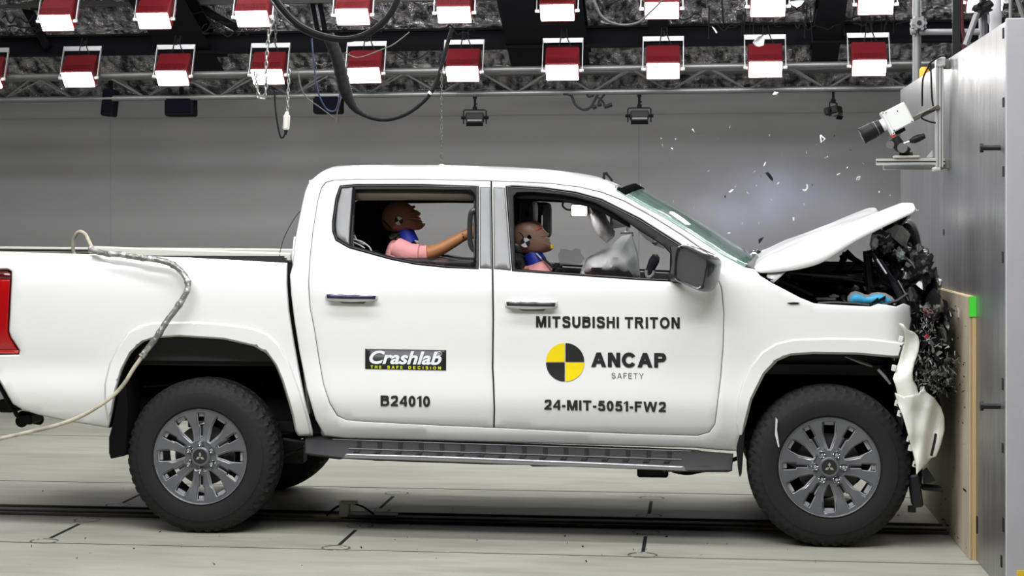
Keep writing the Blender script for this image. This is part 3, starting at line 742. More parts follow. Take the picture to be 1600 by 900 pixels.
# ================================================================== THE PICKUP TRUCK
truck = root('pickup_truck', (-1.0, YC, 0), 'white double cab pickup truck with crumpled nose, popped bonnet and test lettering on its doors', 'pickup truck')
T = truck
DOORS_UNION = [(540, 657), (526, 650.5), (514, 631), (504, 600), (497, 560), (490, 515), (483, 480), (481, 440), (483, 405), (488, 360), (495, 315), (501, 293), (508, 284), (520, 280.5), (560, 279), (660, 279),
    (768, 281.5), (810, 283), (860, 285.5), (905, 291), (940, 299), (976, 313), (1021, 338), (1066, 366), (1096, 387), (1116, 419), (1128.5, 449), (1132.5, 490), (1131.5, 540), (1127.5, 590), (1121.5, 640),
    (1118.5, 663), (1109, 676.5), (1090, 682), (1000, 679.5), (900, 675.5), (772, 669.5), (700, 666.5), (600, 661.5), (555, 659)]
SIDE = [(507, 681), (493, 655), (480, 610), (468, 550), (460, 500), (455, 460), (453, 430), (458, 413), (459, 395), (462, 370), (472, 320), (477, 299), (481, 289), (487, 281), (495, 275), (505, 271.5), (518, 269.8), (600, 268.5), (700, 268.5),
    (800, 271), (870, 276), (925, 284), (963, 298), (1003, 322), (1039, 341), (1088, 372), (1130, 400), (1164, 418), (1180, 421), (1188, 431), (1208, 443), (1250, 465), (1272, 474), (1300, 476), (1360, 479),
    (1372, 474.5), (1384, 476), (1400, 479), (1412, 474), (1422, 478), (1425, 500), (1419, 530), (1405, 559), (1395, 559), (1340, 554), (1270, 553), (1235, 555.5), (1215, 564), (1195, 585), (1175, 625), (1165, 665), (1161, 690),
    (1156, 705), (1120, 703), (1090, 700), (900, 694.5), (700, 689), (540, 685)]
def front_curl(x, y):      # the nose of the fender curves inward towards the grille
    return .22*max(0, (x-1385)/40)**2*.5
DOORS_UNION = inset(DOORS_UNION, 1.05)
body = panel('cab_side', SIDE, [DOORS_UNION], white, T, thick=.012, step=13, rim=2.2, roll=.004, fn=front_curl)
bodyf = make('cab_side', MB().add([mir(v.co + ORG[T]) for v in body.data.vertices], [tuple(reversed(p.vertices[:])) for p in body.data.polygons]), white, T, sol=.012)
# dark recess behind the shut lines
RWIN = [(531, 290), (554, 288), (660, 288), (748, 291), (748, 421), (700, 419), (650, 414), (610, 406), (570, 395), (545, 388), (524, 376), (519, 362), (519, 345), (524, 310)]
FWIN = [(790, 291), (800, 290), (850, 293), (900, 300), (940, 311), (1000, 341), (1060, 379), (1076, 390), (1070, 441), (1000, 438), (900, 431), (800, 424)]
RGL = [(556, 300), (556, 297), (640, 297), (728, 298), (738, 301), (742, 311), (742, 417), (700, 415), (660, 411), (620, 403), (585, 393), (552, 384)]
QGL = [(533, 293), (552, 291.5), (546, 384), (536, 379), (525, 370), (523, 352), (526, 320)]
FGL = [(803, 307), (808, 301.5), (830, 301), (870, 304.5), (900, 309.5), (930, 318), (960, 334), (1000, 361), (1036, 384), (1047, 396), (1046, 436), (1000, 434), (900, 427), (806, 420)]
BACK = inset(DOORS_UNION, -5)
panel('shut_line_recess', BACK, [inset(RWIN, 1), inset(FWIN, 1)], gap, T, off=.028, thick=.004, step=22, rim=0, roll=0, both=True)

RD = [(540, 655.5), (527.5, 649), (515.5, 630), (505.5, 600), (498.7, 560), (491.7, 515), (484.6, 480), (482.6, 440), (484.6, 405), (489.6, 360), (496.6, 315), (502.5, 294.5), (509, 286), (520.5, 282.3), (560, 280.8), (660, 280.8),
      (766.5, 283.2), (768.7, 420), (769.7, 500), (768.8, 575), (770.2, 600), (771.5, 640), (770.8, 667.8), (700, 664.8), (600, 659.8), (555, 657.3)]
FD = [(769.5, 283.3), (810, 284.8), (860, 287.3), (905, 292.7), (939.5, 300.8), (975, 314.7), (1020, 339.7), (1065, 367.7), (1094.5, 388.6), (1114.5, 420), (1126.8, 450), (1130.8, 490), (1129.8, 540), (1125.8, 590), (1119.8, 640),
      (1117, 662), (1108, 674.7), (1089.5, 680.2), (1000, 677.7), (900, 673.7), (773.5, 667.9), (774.3, 640), (773, 600), (771.6, 575), (772.5, 500), (771.6, 420)]
FD = [(x-(.8 if x < 776 else 0), y) for x, y in FD]
def crease(x, y):        # soft raised shoulder through the handles and the sculpted lower door
    return -.006*math.exp(-((y-(452+x*.006))/16)**2)
rdoor = panel('rear_door', RD, [RWIN], white, T, thick=.012, step=13, rim=2.2, roll=.004, fn=crease)
fdoor = panel('front_door', FD, [FWIN], white, T, thick=.012, step=13, rim=2.2, roll=.004, fn=crease)
def mirrored(o, name, m, sol=.006, par=None):
    return make(name, MB().add([mir(v.co + ORG[T]) for v in o.data.vertices], [tuple(reversed(p.vertices[:])) for p in o.data.polygons]), m, par or T, sol=sol)
rdoorf = mirrored(rdoor, 'rear_door', white, .012); fdoorf = mirrored(fdoor, 'front_door', white, .012)
# window surrounds
o1 = panel('window_surround', inset(RWIN, .6), [RGL, QGL], trimblk, rdoor, off=.006, thick=.02, step=14, rim=1.8, roll=.004)
panel('quarter_panel', inset(QGL, .5), [], pillar, rdoor, off=.009, thick=.006, step=10, rim=2, roll=.003)
o2 = panel('window_surround', inset(FWIN, .6), [FGL], trimblk, fdoor, off=.006, thick=.02, step=14, rim=1.8, roll=.004)
mirrored(o1, 'window_surround', trimblk, .02, rdoorf); mirrored(o2, 'window_surround', trimblk, .02, fdoorf)
for ln_ in (inset(RWIN, 2.6), inset(FWIN, 2.6)):
    mb = MB(); L = [PS(p[0], p[1], .0035) for p in ln_]; L.append(L[0]); mb.tube(L, .0022, 5)
    make('weather_strip', mb, mat('strip_grey', (.09, .09, .09), .3), rdoor if ln_[0].x < 700 else fdoor)
PIL1 = [(749.5, 291.5), (766, 292), (768, 420), (749.5, 419.5)]
PIL2 = [(770.6, 292), (789, 293), (798.5, 423), (772, 420.5)]
panel('pillar_cover', PIL1, [], pillar, rdoor, off=-.003, thick=.004, step=10, rim=1.5, roll=.002)
panel('pillar_cover', PIL2, [], pillar, fdoor, off=-.003, thick=.004, step=10, rim=1.5, roll=.002)
# wound-down window panes
lowglass = mat('wound_down_glass', (.02, .025, .025), .2, alpha=.5, spec=.2)
panel('window_pane', [(600, 403), (742, 402), (742, 419), (700, 417), (655, 412), (612, 404)], [], lowglass, rdoor, off=.05, thick=.004, step=14, rim=0, roll=0)

# ---------------- load bed
BEDS = [(-75, 392), (0, 393), (100, 396), (200, 399), (300, 403), (449, 411), (449, 445), (452, 485), (459, 530), (468, 580), (478, 630), (489, 674), (489, 681), (466, 681), (460, 672), (456, 650), (449, 625), (440, 596), (430, 572), (416, 553),
        (396, 541.5), (350, 531), (280, 526.5), (242, 529), (223, 536), (205, 553), (191, 580), (182, 610), (176, 645), (170, 668.5), (100, 657), (60, 648), (35, 640), (20, 631), (6, 607), (-15, 572), (-75, 560)]
TAIL = [(-70, 421), (12, 421), (18, 424), (18, 437), (14, 518), (17, 527), (31, 548), (30, 554), (0, 554.5), (-70, 552)]
def bedfn(x, y): return .05*max(0, (-x+5)/80)**2 + .012*math.exp(-((y-575)/22)**2)*max(0, min(1, (190-x)/60))
bed = panel('bed_side', BEDS, [TAIL], white, T, thick=.012, step=14, rim=2.5, roll=.008, fn=bedfn)
mirrored(bed, 'bed_side', white, .012)
TA = [(-66, 423), (11, 423), (16, 426), (16.5, 437), (12.5, 436), (-66, 434)]
TB_ = [(-66, 434.5), (12.3, 436.5), (16.3, 437.5), (12.3, 518), (15.5, 528), (28, 547), (-66, 545)]
TC = [(-66, 545.5), (28, 547.5), (29.5, 549), (28.5, 552.5), (-66, 552)]
tl = panel('tail_lamp', TB_, [], red_lens, T, off=.004, thick=.03, step=12, fn=bedfn)
panel('upper_lens', TA, [], dark_red, tl, off=.004, thick=.03, step=12, fn=bedfn, rim=0)
panel('lower_lens', TC, [], mat('bright_red_lens', (.6, .02, .02), .1, coat=1), tl, off=.004, thick=.03, step=12, fn=bedfn, rim=0)
def wx(px, py, Y): return P(px, py, Y).x
xr, xf = wx(-72, 400, .1), wx(447, 400, .1)
zb = 1.41
mb = MB().box(((xr+xf)/2, YC, .86), (xf-xr-.04, 1.55, .03)); 
make('bed_floor', mb, black, T, smooth=False)
mb = MB()
for y, sgn in ((.115, 1), (2*YC-.115, -1)): mb.box(((xr+xf)/2, y+.03*sgn, 1.14), (xf-xr-.04, .02, .54))
mb.box((xf-.03, YC, 1.13), (.03, 1.6, .54)).box((xr+.06, YC, 1.13), (.05, 1.62, .54), bev=.01)
make('bed_liner', mb, greyplastic, T, smooth=False)
# rail caps: near (with a dark gap under the pale strip) and far
def rail_at(px0, py0, px1, py1, Y, r0, name, m, h=.03, wdt=.07):
    a = P(px0, py0, Y); b = P(px1, py1, Y); t = (b-a); L = t.length; t.normalize(); u = Vector((0, 1, 0)); s = t.cross(u)
    return make(name, MB().box((a+b)/2, (L, wdt, h), Matrix((t, u, s)).transposed(), bev=.008), m, T)
cream = mat('cream_rail', (.66, .66, .60), .4, coat=.3)
rail_at(-72, 389, 460, 393.5, 1.70, 0, 'bed_rail', cream, .035, .08)
rail_at(140, 391, 457, 402, .21, 0, 'bed_rail', cream, .045, .05)
rail_at(-72, 389.5, 150, 391.5, .30, 0, 'bed_rail', greyplastic, .012, .03)
rail_at(-72, 398, 455, 410, .125, 0, 'rail_gap', gap, .02, .1)
make('cargo_hook', MB().box(P(168, 390, .22), (.1, .04, .03), bev=.008), black, T)
# ---------------- flares
RFLARE = [(170, 667), (163, 630), (163, 600), (171, 567), (184, 541), (200, 519), (218, 508), (240, 503.5), (300, 502), (350, 505.5), (393, 511.5), (418, 521), (436, 538), (453, 568), (468, 610), (480, 650), (486, 676), (484, 680.5), (466, 680.5),
          (461, 672), (457, 650), (450, 625), (441, 596), (431, 572), (417, 552.5), (396, 541), (350, 530.5), (280, 526), (242, 528.5), (222, 535), (204, 552), (190, 579), (181, 610), (175, 645)]
FFLARE = [(1157, 704), (1150, 660), (1153, 625), (1160, 597), (1172, 572), (1190, 550), (1212, 536), (1240, 529.5), (1300, 527.5), (1360, 529), (1414, 535), (1405, 558), (1395, 558.5), (1340, 553.5), (1270, 552.5), (1235, 555), (1214, 563.5),
          (1194, 584.5), (1174, 625), (1164, 665), (1160, 690)]
for nm, pl_ in (('rear_arch_flare', RFLARE), ('front_arch_flare', FFLARE)):
    f_ = panel(nm, pl_, [], white, T, off=-.014, thick=.022, step=9, rim=3, roll=.012)
    mirrored(f_, nm, white, .022)
# ---------------- arch liners and inner wheel wells
def arch_liner(line, depth, back, name):
    rows = []
    L = spline([Vector((x, y, 0)) for x, y in line], 4)
    ps = [PS(p.x, p.y, .004) for p in L]
    for dy in (0, .015, depth): rows.append([p+Vector((0, dy, 0)) for p in ps])
    mb = MB().loft(rows)
    mb2 = MB().loft([[mir(p) for p in r] for r in rows])
    cx = sum(p.x for p in ps)/len(ps); zt = max(p.z for p in ps)
    if back:
        n = len(mb.v); b = rows[-1]; mb.add([p+Vector((0, -.01, 0)) for p in b], [tuple(range(len(b)))])
        mb2.add([mir(p+Vector((0, -.01, 0))) for p in b], [tuple(range(len(b)))])
    make(name, mb, mat('liner_black', (.0035, .0035, .004), .9, spec=.15), T, sol=.004); make(name, mb2, mat('liner_black'), T, sol=.004)
RARCH = [(170, 668), (176, 645), (182, 610), (191, 580), (205, 553), (223, 536), (242, 529), (280, 526.5), (350, 531), (396, 541.5), (416, 553), (430, 572), (440, 596), (449, 625), (456, 650), (461, 675)]
FARCH = [(1158, 705), (1161, 690), (1165, 665), (1175, 625), (1195, 585), (1215, 564), (1235, 555.5), (1270, 553), (1340, 554), (1392, 559), (1404, 590), (1412, 630), (1420, 670), (1424, 700)]
arch_liner(RARCH, .52, False, 'arch_liner'); arch_liner(FARCH, .50, True, 'arch_liner')
# rear inner panel above the frame rail (the photo sees the floor below it)
a = P(185, 530, .58); b = P(465, 640, .58)
mb = MB().box(((a.x+b.x)/2, .58, (a.z+.62)/2), (b.x-a.x, .02, a.z-.62)); make('inner_wing', mb, mat('liner_black'), T, smooth=False)
mb = MB().box(((a.x+b.x)/2, 2*YC-.58, (a.z+.62)/2), (b.x-a.x, .02, a.z-.62)); make('inner_wing', mb, mat('liner_black'), T, smooth=False)
cbx = mat('chassis_black', (.005, .005, .0055), .6, spec=.3)
mb = MB()
for y in (.42, 2*YC-.42):
    mb.box(((xr+.62+1.0)/2, y, .60), (1.0-xr-.62, .07, .13), bev=.01)
mb.box((-.9, YC, .52), (2.6, 1.3, .06), bev=.01).box((-2.6, YC, .62), (.12, 1.0, .1))
make('chassis_frame', mb, cbx, T, smooth=False)
RWC = Vector((P(312, 716, .01).x, .01, .387)); FWC = Vector((P(1296, 729, .01).x, .01, .394))
mb = MB().tube([RWC+Vector((0, .25, .0)), Vector((RWC.x, YC-.15, .387)), Vector((RWC.x, YC, .387)), Vector((RWC.x, YC+.15, .387)), Vector((RWC.x, 2*YC-.26, .387))], [.05, .05, .12, .05, .05], 14)
make('axle', mb, cbx, T); make('axle', MB().tube([FWC+Vector((0, .25, .0)), Vector((FWC.x, 2*YC-.26, .387))], .045, 10), cbx, T)
mb = MB()
for y in (.45, 2*YC-.45):
    mb = MB()
    for k in range(3): mb.tube(spline([(RWC.x-.62+.13*k, y, .56-.05*k), (RWC.x, y, .42-.018*k), (RWC.x+.62-.13*k, y, .50-.035*k)]), .014, 6)
    make('leaf_spring', mb, cbx, T)
mb = MB(); mb.tube([RWC+Vector((.05, .34, .04)), RWC+Vector((-.18, .36, .34))], .028, 10)
mb.tube(spline([P(425, 560, .5), P(418, 580, .45), P(410, 600, .42), P(425, 618, .4), P(440, 640, .4), P(458, 652, .4)]), .008, 6)
mb.tube([P(205, 636, .45), P(290, 640, .5)], .007, 6)
mb.tube([P(196, 640, .3), P(220, 650, .5)], .012, 6)
mb.box(P(445, 705, .4), (.22, .12, .12), bev=.01).tube([P(445, 712, .3), P(475, 700, .3)], .006, 6).tube([P(436, 686, .25), P(478, 692, .25)], .012, 6)
make('shock_absorber', mb, cbx, T)
make('fuel_line', MB().tube([P(203, 601, .50), P(230, 604, .48), P(290, 600, .5)], .006, 6), mat('line_grey', (.3, .3, .3), .4), T)
mb = MB().tube([P(1155, 715, .6), P(1100, 735, .7), P(1060, 738, .6)], .012, 6)
make('exhaust_pipe', mb, cbx, T); make('under_cable', MB().tube(spline([P(1050, 737, .3), P(1075, 741, .3), P(1105, 735, .3)]), .005, 6), cbx, T); make('underbody_bracket', MB().box(P(1020, 737, .5), (.16, .1, .05), bev=.01), cbx, T)
# mud flaps
def flap(pl_, Y, t=.008, d=.22):
    L = [P(x, y, Y) for x, y in pl_]; n = len(L); mb = MB().add(L+[p+Vector((0, d, 0)) for p in L], [tuple(range(n)), tuple(range(2*n-1, n-1, -1))]+[(i, i+n, (i+1) % n+n, (i+1) % n) for i in range(n)])
    return mb
make('mud_flap', flap([(176, 662), (184, 618), (196, 595), (200, 640), (197, 690), (196, 712), (173, 717), (170, 708), (170, 684)], .02), mat('liner_black'), T, bev=.004)
make('mud_flap', flap([(1151, 700), (1160, 660), (1166, 650), (1163, 690), (1159, 740), (1156, 746), (1154, 738)], .03), black, T, bev=.003)
make('mud_flap', MB().box((RWC.x-.47, 2*YC-.15, .52), (.03, .26, .30)), black, T, bev=.006)
# rear bumper stay and towing hardware
mb = MB().tube([P(-8, 588, .3), P(8, 618, .3), P(18, 638, .3), P(22, 640, .32), P(26, 648, .35), P(31, 652, .36)], .013, 8)
make('bumper_stay', mb, cbx, T)
mb = MB().tube([P(34, 658, .5), P(34, 658, .62)], .034, 20).tube([P(34, 650, .55), P(62, 656, .7)], .03, 10).box(P(48, 652, .6), (.08, .2, .06), bev=.01)
make('exhaust_tip', mb, cbx, T)
make('tow_bar', MB().box((wx(60, 600, .9), YC, .60), (.08, 1.1, .07), bev=.01), cbx, T)
# rocker underside and side step
a = P(500, 690, .12); b = P(1150, 703, .12)
make('sill_panel', MB().box(((a.x+b.x)/2, .16, .53), (b.x-a.x, .08, .09), bev=.02), mat('sill_white', (.6, .6, .6), .4), T)
STEP = [(476, 682), (512, 681.5), (540, 684), (800, 692), (1000, 699), (1090, 703), (1098, 705), (1146, 709), (1144, 736), (1075, 737), (900, 729), (700, 721), (535, 716.5), (476, 709)]
def stepmap(x, y):
    # top plane recedes under the sill, the nose faces the viewer
    u = (y - (682+(x-476)*.033))/32.0
    return P(x, y, .11 - .20*max(0, min(1, u))**.7)
st_ = world_panel('side_step', STEP, [], greyplastic, T, stepmap, thick=.03, step=10, rim=2, roll=.008)
def slope(x): return (x-476)*.0355
for i in range(18):
    x0 = 558+i*32.3
    if x0 > 1062: break
    y0 = 686.5+slope(x0)*.93
    mb = MB(); q = [(x0, y0), (x0+7, y0), (x0+7, y0+11.5), (x0+3, y0+17.5), (x0-6, y0+17.5), (x0, y0+11.5)]
    L = [stepmap(*p_)+Vector((0, -.010, 0)) for p_ in q]
    n = 6; mb.add(L+[p_+Vector((0, .012, 0)) for p_ in L], [tuple(range(n))]+[(k2, k2+n, (k2+1) % n+n, (k2+1) % n) for k2 in range(n)])
    make('tread_rib', mb, mat('rib_dark', (.010, .010, .011), .5), st_, bev=.001)
mb = MB().tube([stepmap(x, 698.5+slope(x)*.93)+Vector((0, -.006, 0)) for x in range(545, 1080, 20)], .0035, 5)
mb.tube([stepmap(x, 685+slope(x)*.93)+Vector((0, -.004, 0)) for x in range(520, 1085, 20)], .003, 5)
make('tread_edge', mb, mat('step_edge', (.12, .12, .125), .4), st_)
SS = [(541, 708.5), (700, 713), (900, 721), (1068, 728.5), (1075, 736.5), (900, 729.8), (700, 721.8), (533, 716)]
sstrip = world_panel('bright_strip', SS, [], silver, st_, lambda x, y: P(x, y, -.108), thick=.02, step=10, rim=2, roll=.004)
# ---------------- wheels
def wheel(c, rot, lean_far=False):
    c = Vector(c); f = -1 if not lean_far else 1    # f: outward direction in Y
    RO = .393; WD = .262
    def Y(y): return c.y - f*y if False else c.y + (-f)*y*1.0   # y measured inward
    def prof(pts): return [(r, -f*y) for r, y in pts]
    side = [(.238, .030), (.246, .010), (.262, .002), (.290, -.004), (.318, -.003), (.343, .006), (.362, .016), (.374, .024)]
    tread = [(.3865, .034), (.3905, .048), (.3925, .066), (.393, .09), (.393, .115), (.393, .131)]
    half = side + tread
    full = half + [(r, WD-y) for r, y in reversed(half[:-1])]
    N = 192; mb = MB(); rows = []
    for k in range(N):
        a = 2*math.pi*k/N; row = []
        for j, (r, y) in enumerate(full):
            if abs(y-WD/2) < .1 and r > .37:
                ph = (k + int(abs(y-WD/2)*130)) % 4
                if ph == 0: r -= .009
                if abs(abs(y-WD/2)-.041) < .008: r -= .008
            elif r > .35 and k % 4 == 0: r -= .005
            row.append((c.x+r*math.cos(a), c.y-f*y*(1 if f < 0 else 1), c.z+r*math.sin(a)))
        rows.append(row)
    rows.append(rows[0]); mb.loft(rows)
    mb.v = mb.v
    return mb
def build_wheel(c, phase, near=True, label=None):
    c = Vector(c); s = 1 if near else -1      # s: direction from outer face inward (+Y for near side)
    RO = .393; WD = .262
    side = [(.236, .034), (.244, .012), (.250, .010), (.252, .004), (.266, .001), (.290, -.003), (.318, -.002), (.326, .000), (.328, .0035), (.345, .009), (.360, .016), (.373, .025)]
    tread = [(.3865, .036), (.3905, .050), (.3925, .068), (.3925, .083), (.393, .094), (.393, .115), (.393, .131)]
    half = side + tread; full = half + [(r, WD-y) for r, y in reversed(half[:-1])]
    N = 240; rows = []
    for k in range(N):
        a = 2*math.pi*k/N; row = []
        for j, (r, y) in enumerate(full):
            if r > .37:
                off = int(round(abs(y-WD/2)*110))
                if (k+off) % 5 in (0, 1): r -= .012
                if abs(abs(y-WD/2)-.048) < .009: r -= .012
            elif .335 < r and k % 5 in (0, 1): r -= .004
            row.append((c.x+r*math.cos(a), c.y+s*y, c.z+r*math.sin(a)))
        rows.append(row)
    tm = MB(); base = 0; m = len(full)
    for r_ in rows: tm.v += [Vector(p) for p in r_]
    for k in range(N):
        for j in range(m-1):
            k2 = (k+1) % N; f_ = (k*m+j, k2*m+j, k2*m+j+1, k*m+j+1)
            tm.f.append(f_ if not near else tuple(reversed(f_))); tm.m.append(0)
    # rim face: disc with twelve openings
    outl = [(.2375*math.cos(a), .2375*math.sin(a)) for a in [2*math.pi*i/120 for i in range(120)]]
    def rp(pts, ang): return [(u*math.cos(ang)-v*math.sin(ang), u*math.sin(ang)+v*math.cos(ang)) for u, v in pts]
    wide = [(.083, -.006), (.105, -.014), (.150, -.029), (.205, -.031), (.219, -.028), (.221, 0), (.219, .028), (.205, .031), (.150, .029), (.105, .014), (.083, .006)]
    slot = [(.100, -.009), (.152, -.009), (.157, -.0175), (.216, -.0195), (.222, -.017), (.222, .017), (.216, .0195), (.157, .0175), (.152, .009), (.100, .009)]
    holes = []
    for i in range(6):
        holes.append(rp(slot, phase+i*math.pi/3)); holes.append(rp(wide, phase+math.pi/6+i*math.pi/3))
    vo, tris, fl = cdt([(x*1000, y*1000) for x, y in outl], [[(x*1000, y*1000) for x, y in h] for h in holes], 16, 3.2, 10)
    vs = []
    for v, b in zip(vo, fl):
        x, y = v[0]/1000, v[1]/1000; r = math.hypot(x, y)
        d = .016 + .020*math.exp(-((r-.13)/.055)**2) - .004*max(0, (r-.2)/.04) + (.010 if r < .075 else 0)
        # spoke crown between a wide and a narrow opening
        if b and r < .23: d += .0045
        vs.append((c.x+x, c.y+s*d, c.z+y))
    fs = []
    for t in tris:
        a, b2, c2 = (Vector(vs[i]) for i in t); nn = (b2-a).cross(c2-a); fs.append(t if nn.y*s < 0 else tuple(reversed(t)))
    rim = make('wheel', MB().add(vs, fs), rimm, T, sol=.030, label=label)
    ed = MB()
    def dish(x, y, extra):
        r = math.hypot(x, y)
        return (c.x+x, c.y+s*(.016 + .020*math.exp(-((r-.13)/.055)**2) - .004*max(0, (r-.2)/.04) + (.010 if r < .075 else 0) + extra), c.z+y)
    for hi_, h in enumerate(holes):
        o_ = dens([(x*1000, y*1000) for x, y in h], 5); wide_ = hi_ % 2 == 1; n_ = len(o_)
        ir = inset(o_, 3.5)
        v0 = [dish(q[0]/1000, q[1]/1000, .0025) for q in o_] + [dish(q[0]/1000, q[1]/1000, .0085) for q in ir]
        ed.add(v0, [(i, (i+1) % n_, (i+1) % n_+n_, i+n_) for i in range(n_)])
        if wide_:      # broad facet painted lighter, as if catching light, along the wide openings' inner half
            ou = inset(o_, -1.0); v1 = []
            for a_, b_ in zip(o_, ou):
                r = math.hypot(a_[0], a_[1])/1000; w_ = 7.5*max(0, 1-((r-.125)/.052)**4) if r < .177 else 0; w_ = max(w_, .4)
                v1.append((a_, a_+(b_-a_)*w_))
            ed.add([dish(a_[0]/1000, a_[1]/1000, .0035) for a_, b_ in v1]+[dish(b_[0]/1000, b_[1]/1000, -.0012) for a_, b_ in v1], [(i, (i+1) % n_, (i+1) % n_+n_, i+n_) for i in range(n_)])
        an = math.atan2(sum(p[1] for p in h), sum(p[0] for p in h)); hw = .022 if wide_ else .012
        q = rp([(.203, -hw), (.219, -hw), (.219, hw), (.203, hw)], an)
        ed.add([(c.x+x, c.y+s*.034, c.z+y) for x, y in q]+[(c.x+x, c.y+s*.05, c.z+y) for x, y in q], [(0, 1, 2, 3), (0, 4, 5, 1), (1, 5, 6, 2), (2, 6, 7, 3), (3, 7, 4, 0)])
    make('spoke_edge', ed, rimedge, rim)
    make('tire', tm, rubber, rim)
    bar_ = MB().lathe_y((c.x, c.y, c.z), [(.240, s*.010), (.2435, s*.006), (.2435, s*.016), (.236, s*.03), (.218, s*.06), (.212, s*.12), (.22, s*.24), (.236, s*.255)], 72)
    make('rim_barrel', bar_, rimdark, rim)
    make('rim_lip', MB().lathe_y((c.x, c.y, c.z), [(.236, s*.012), (.2395, s*.0075), (.2435, s*.008), (.2455, s*.015)], 90), mat('rim_edge', (.42, .43, .46), .25, .9), rim)
    make('brake_disc', MB().lathe_y((c.x, c.y, c.z), [(.001, s*.10), (.155, s*.10), (.155, s*.125), (.001, s*.125)], 48), mat('disc_iron', (.10, .10, .10), .5, .5), rim)
    hub = MB().lathe_y((c.x, c.y, c.z), [(.001, s*.030), (.050, s*.030), (.050, s*.012), (.044, s*.006), (.038, s*.006), (.036, s*.012), (.001, s*.012)], 40)
    make('hub_cap', hub, rimm, rim)
    make('cap_face', MB().lathe_y((c.x, c.y, c.z), [(.001, s*.009), (.035, s*.009)], 30), blackgloss, rim)
    em = MB()
    for i in range(3):
        an = math.pi/2+i*2*math.pi/3; q = [(0, 0), (.0125, .0065), (.025, 0), (.0125, -.0065)]
        q = rp(q, an); n0 = [(c.x+x, c.y+s*.0065, c.z+y) for x, y in q]; n1 = [(c.x+x, c.y+s*.009, c.z+y) for x, y in q]
        em.add(n0+n1, [(0, 1, 2, 3), (0, 4, 5, 1), (1, 5, 6, 2), (2, 6, 7, 3), (3, 7, 4, 0)])
    make('emblem', em, chrome, rim)
    for i in range(6):
        an = phase+i*math.pi/3; x, y = .069*math.cos(an), .069*math.sin(an)
        mb = MB().lathe_y((c.x+x, c.y, c.z+y), [(.001, s*.006), (.007, s*.006), (.010, s*.009), (.011, s*.03)], 6).lathe_y((c.x+x, c.y, c.z+y), [(.0115, s*.028), (.017, s*.020), (.0175, s*.03)], 20)
        make('lug_nut', mb, chrome, rim)
    return rim
rw = build_wheel((RWC.x, .010, .392), math.pi/2); fw = build_wheel((FWC.x, .005, .393), math.pi/2-math.pi/6 + .0)
build_wheel((RWC.x, 2*YC-.01, .392), .4, near=False); build_wheel((FWC.x, 2*YC-.01, .393), .1, near=False)
# glass-like splinter on the front tire
q = [P(1212, 652, -.01), P(1215, 656, -.012), P(1214, 672, -.012), P(1218, 698, -.01), P(1216, 699, -.01), P(1211, 680, -.01)]
make('fragment', MB().add(q+[p+Vector((0, .006, 0)) for p in q], [(0, 1, 2, 3, 4, 5), (0, 6, 7, 1), (1, 7, 8, 2), (2, 8, 9, 3), (3, 9, 10, 4), (4, 10, 11, 5), (5, 11, 6, 0)]), fragwhite, label='white curved plastic splinter stuck against the front tire', cat='fragment')

c_ = [(1229, 473.5), (1240, 472), (1250, 473), (1247, 475), (1236, 475.5)]
panel('paint_chip', c_, [], black, T, off=-.006, thick=.002, step=8, rim=0, roll=0)
# ---------------- door handles
def handle(px, py, par, wd=82, film=darkfilm):
    mb = MB(); r = []
    n = 14
    for i in range(n+1):
        t = i/n; x = px+wd*t; h = 8.6*(math.sin(math.pi*min(1, max(0, .06+t*.88)))**.35); off = -.012-.026*math.sin(math.pi*t)**.6
        ring = []
        for k2 in range(10):
            a = 2*math.pi*k2/10; yy = py + .6*t + h*math.sin(a)*.95; ring.append(PS(x, yy, off+.012*(1-math.cos(a))))
        r.append(ring)
    mb.loft(r, close=True); mb.f.append(tuple(range(10))); mb.m.append(0); mb.f.append(tuple(n*10+k2 for k2 in range(10))); mb.m.append(0)
    h = make('door_handle', mb, mat('handle_chrome', (.80, .81, .83), .3, .45), par)
    F_ = [(px+2, py-3.5), (px+10, py-4), (px+16, py-2.8), (px+24, py-4), (px+34, py-2.6), (px+46, py-3.4), (px+56, py-2), (px+70, py-2.4), (px+wd-3, py-1.5), (px+wd-4, py+4.2), (px+40, py+3.8), (px+3, py+2.8)]
    # (sub-part level: kept under the door)
    panel('handle_film', F_, [], film, par, off=-.046, thick=.008, step=8, rim=0, roll=0)
    mb = MB(); cup = [(px+20, py+7), (px+64, py+8), (px+60, py+11.5), (px+28, py+11)]
    panel('handle_shade', cup, [], mat('cup_shade', (.20, .20, .19), .5), par, off=-.004, thick=.004, step=8, rim=0, roll=0)  # grey patch on the door paints the shade in the handle cup
handle(508, 463.5, rdoor); handle(789, 475, fdoor, film=mat('black_handle_film', (.03, .03, .033), .35))
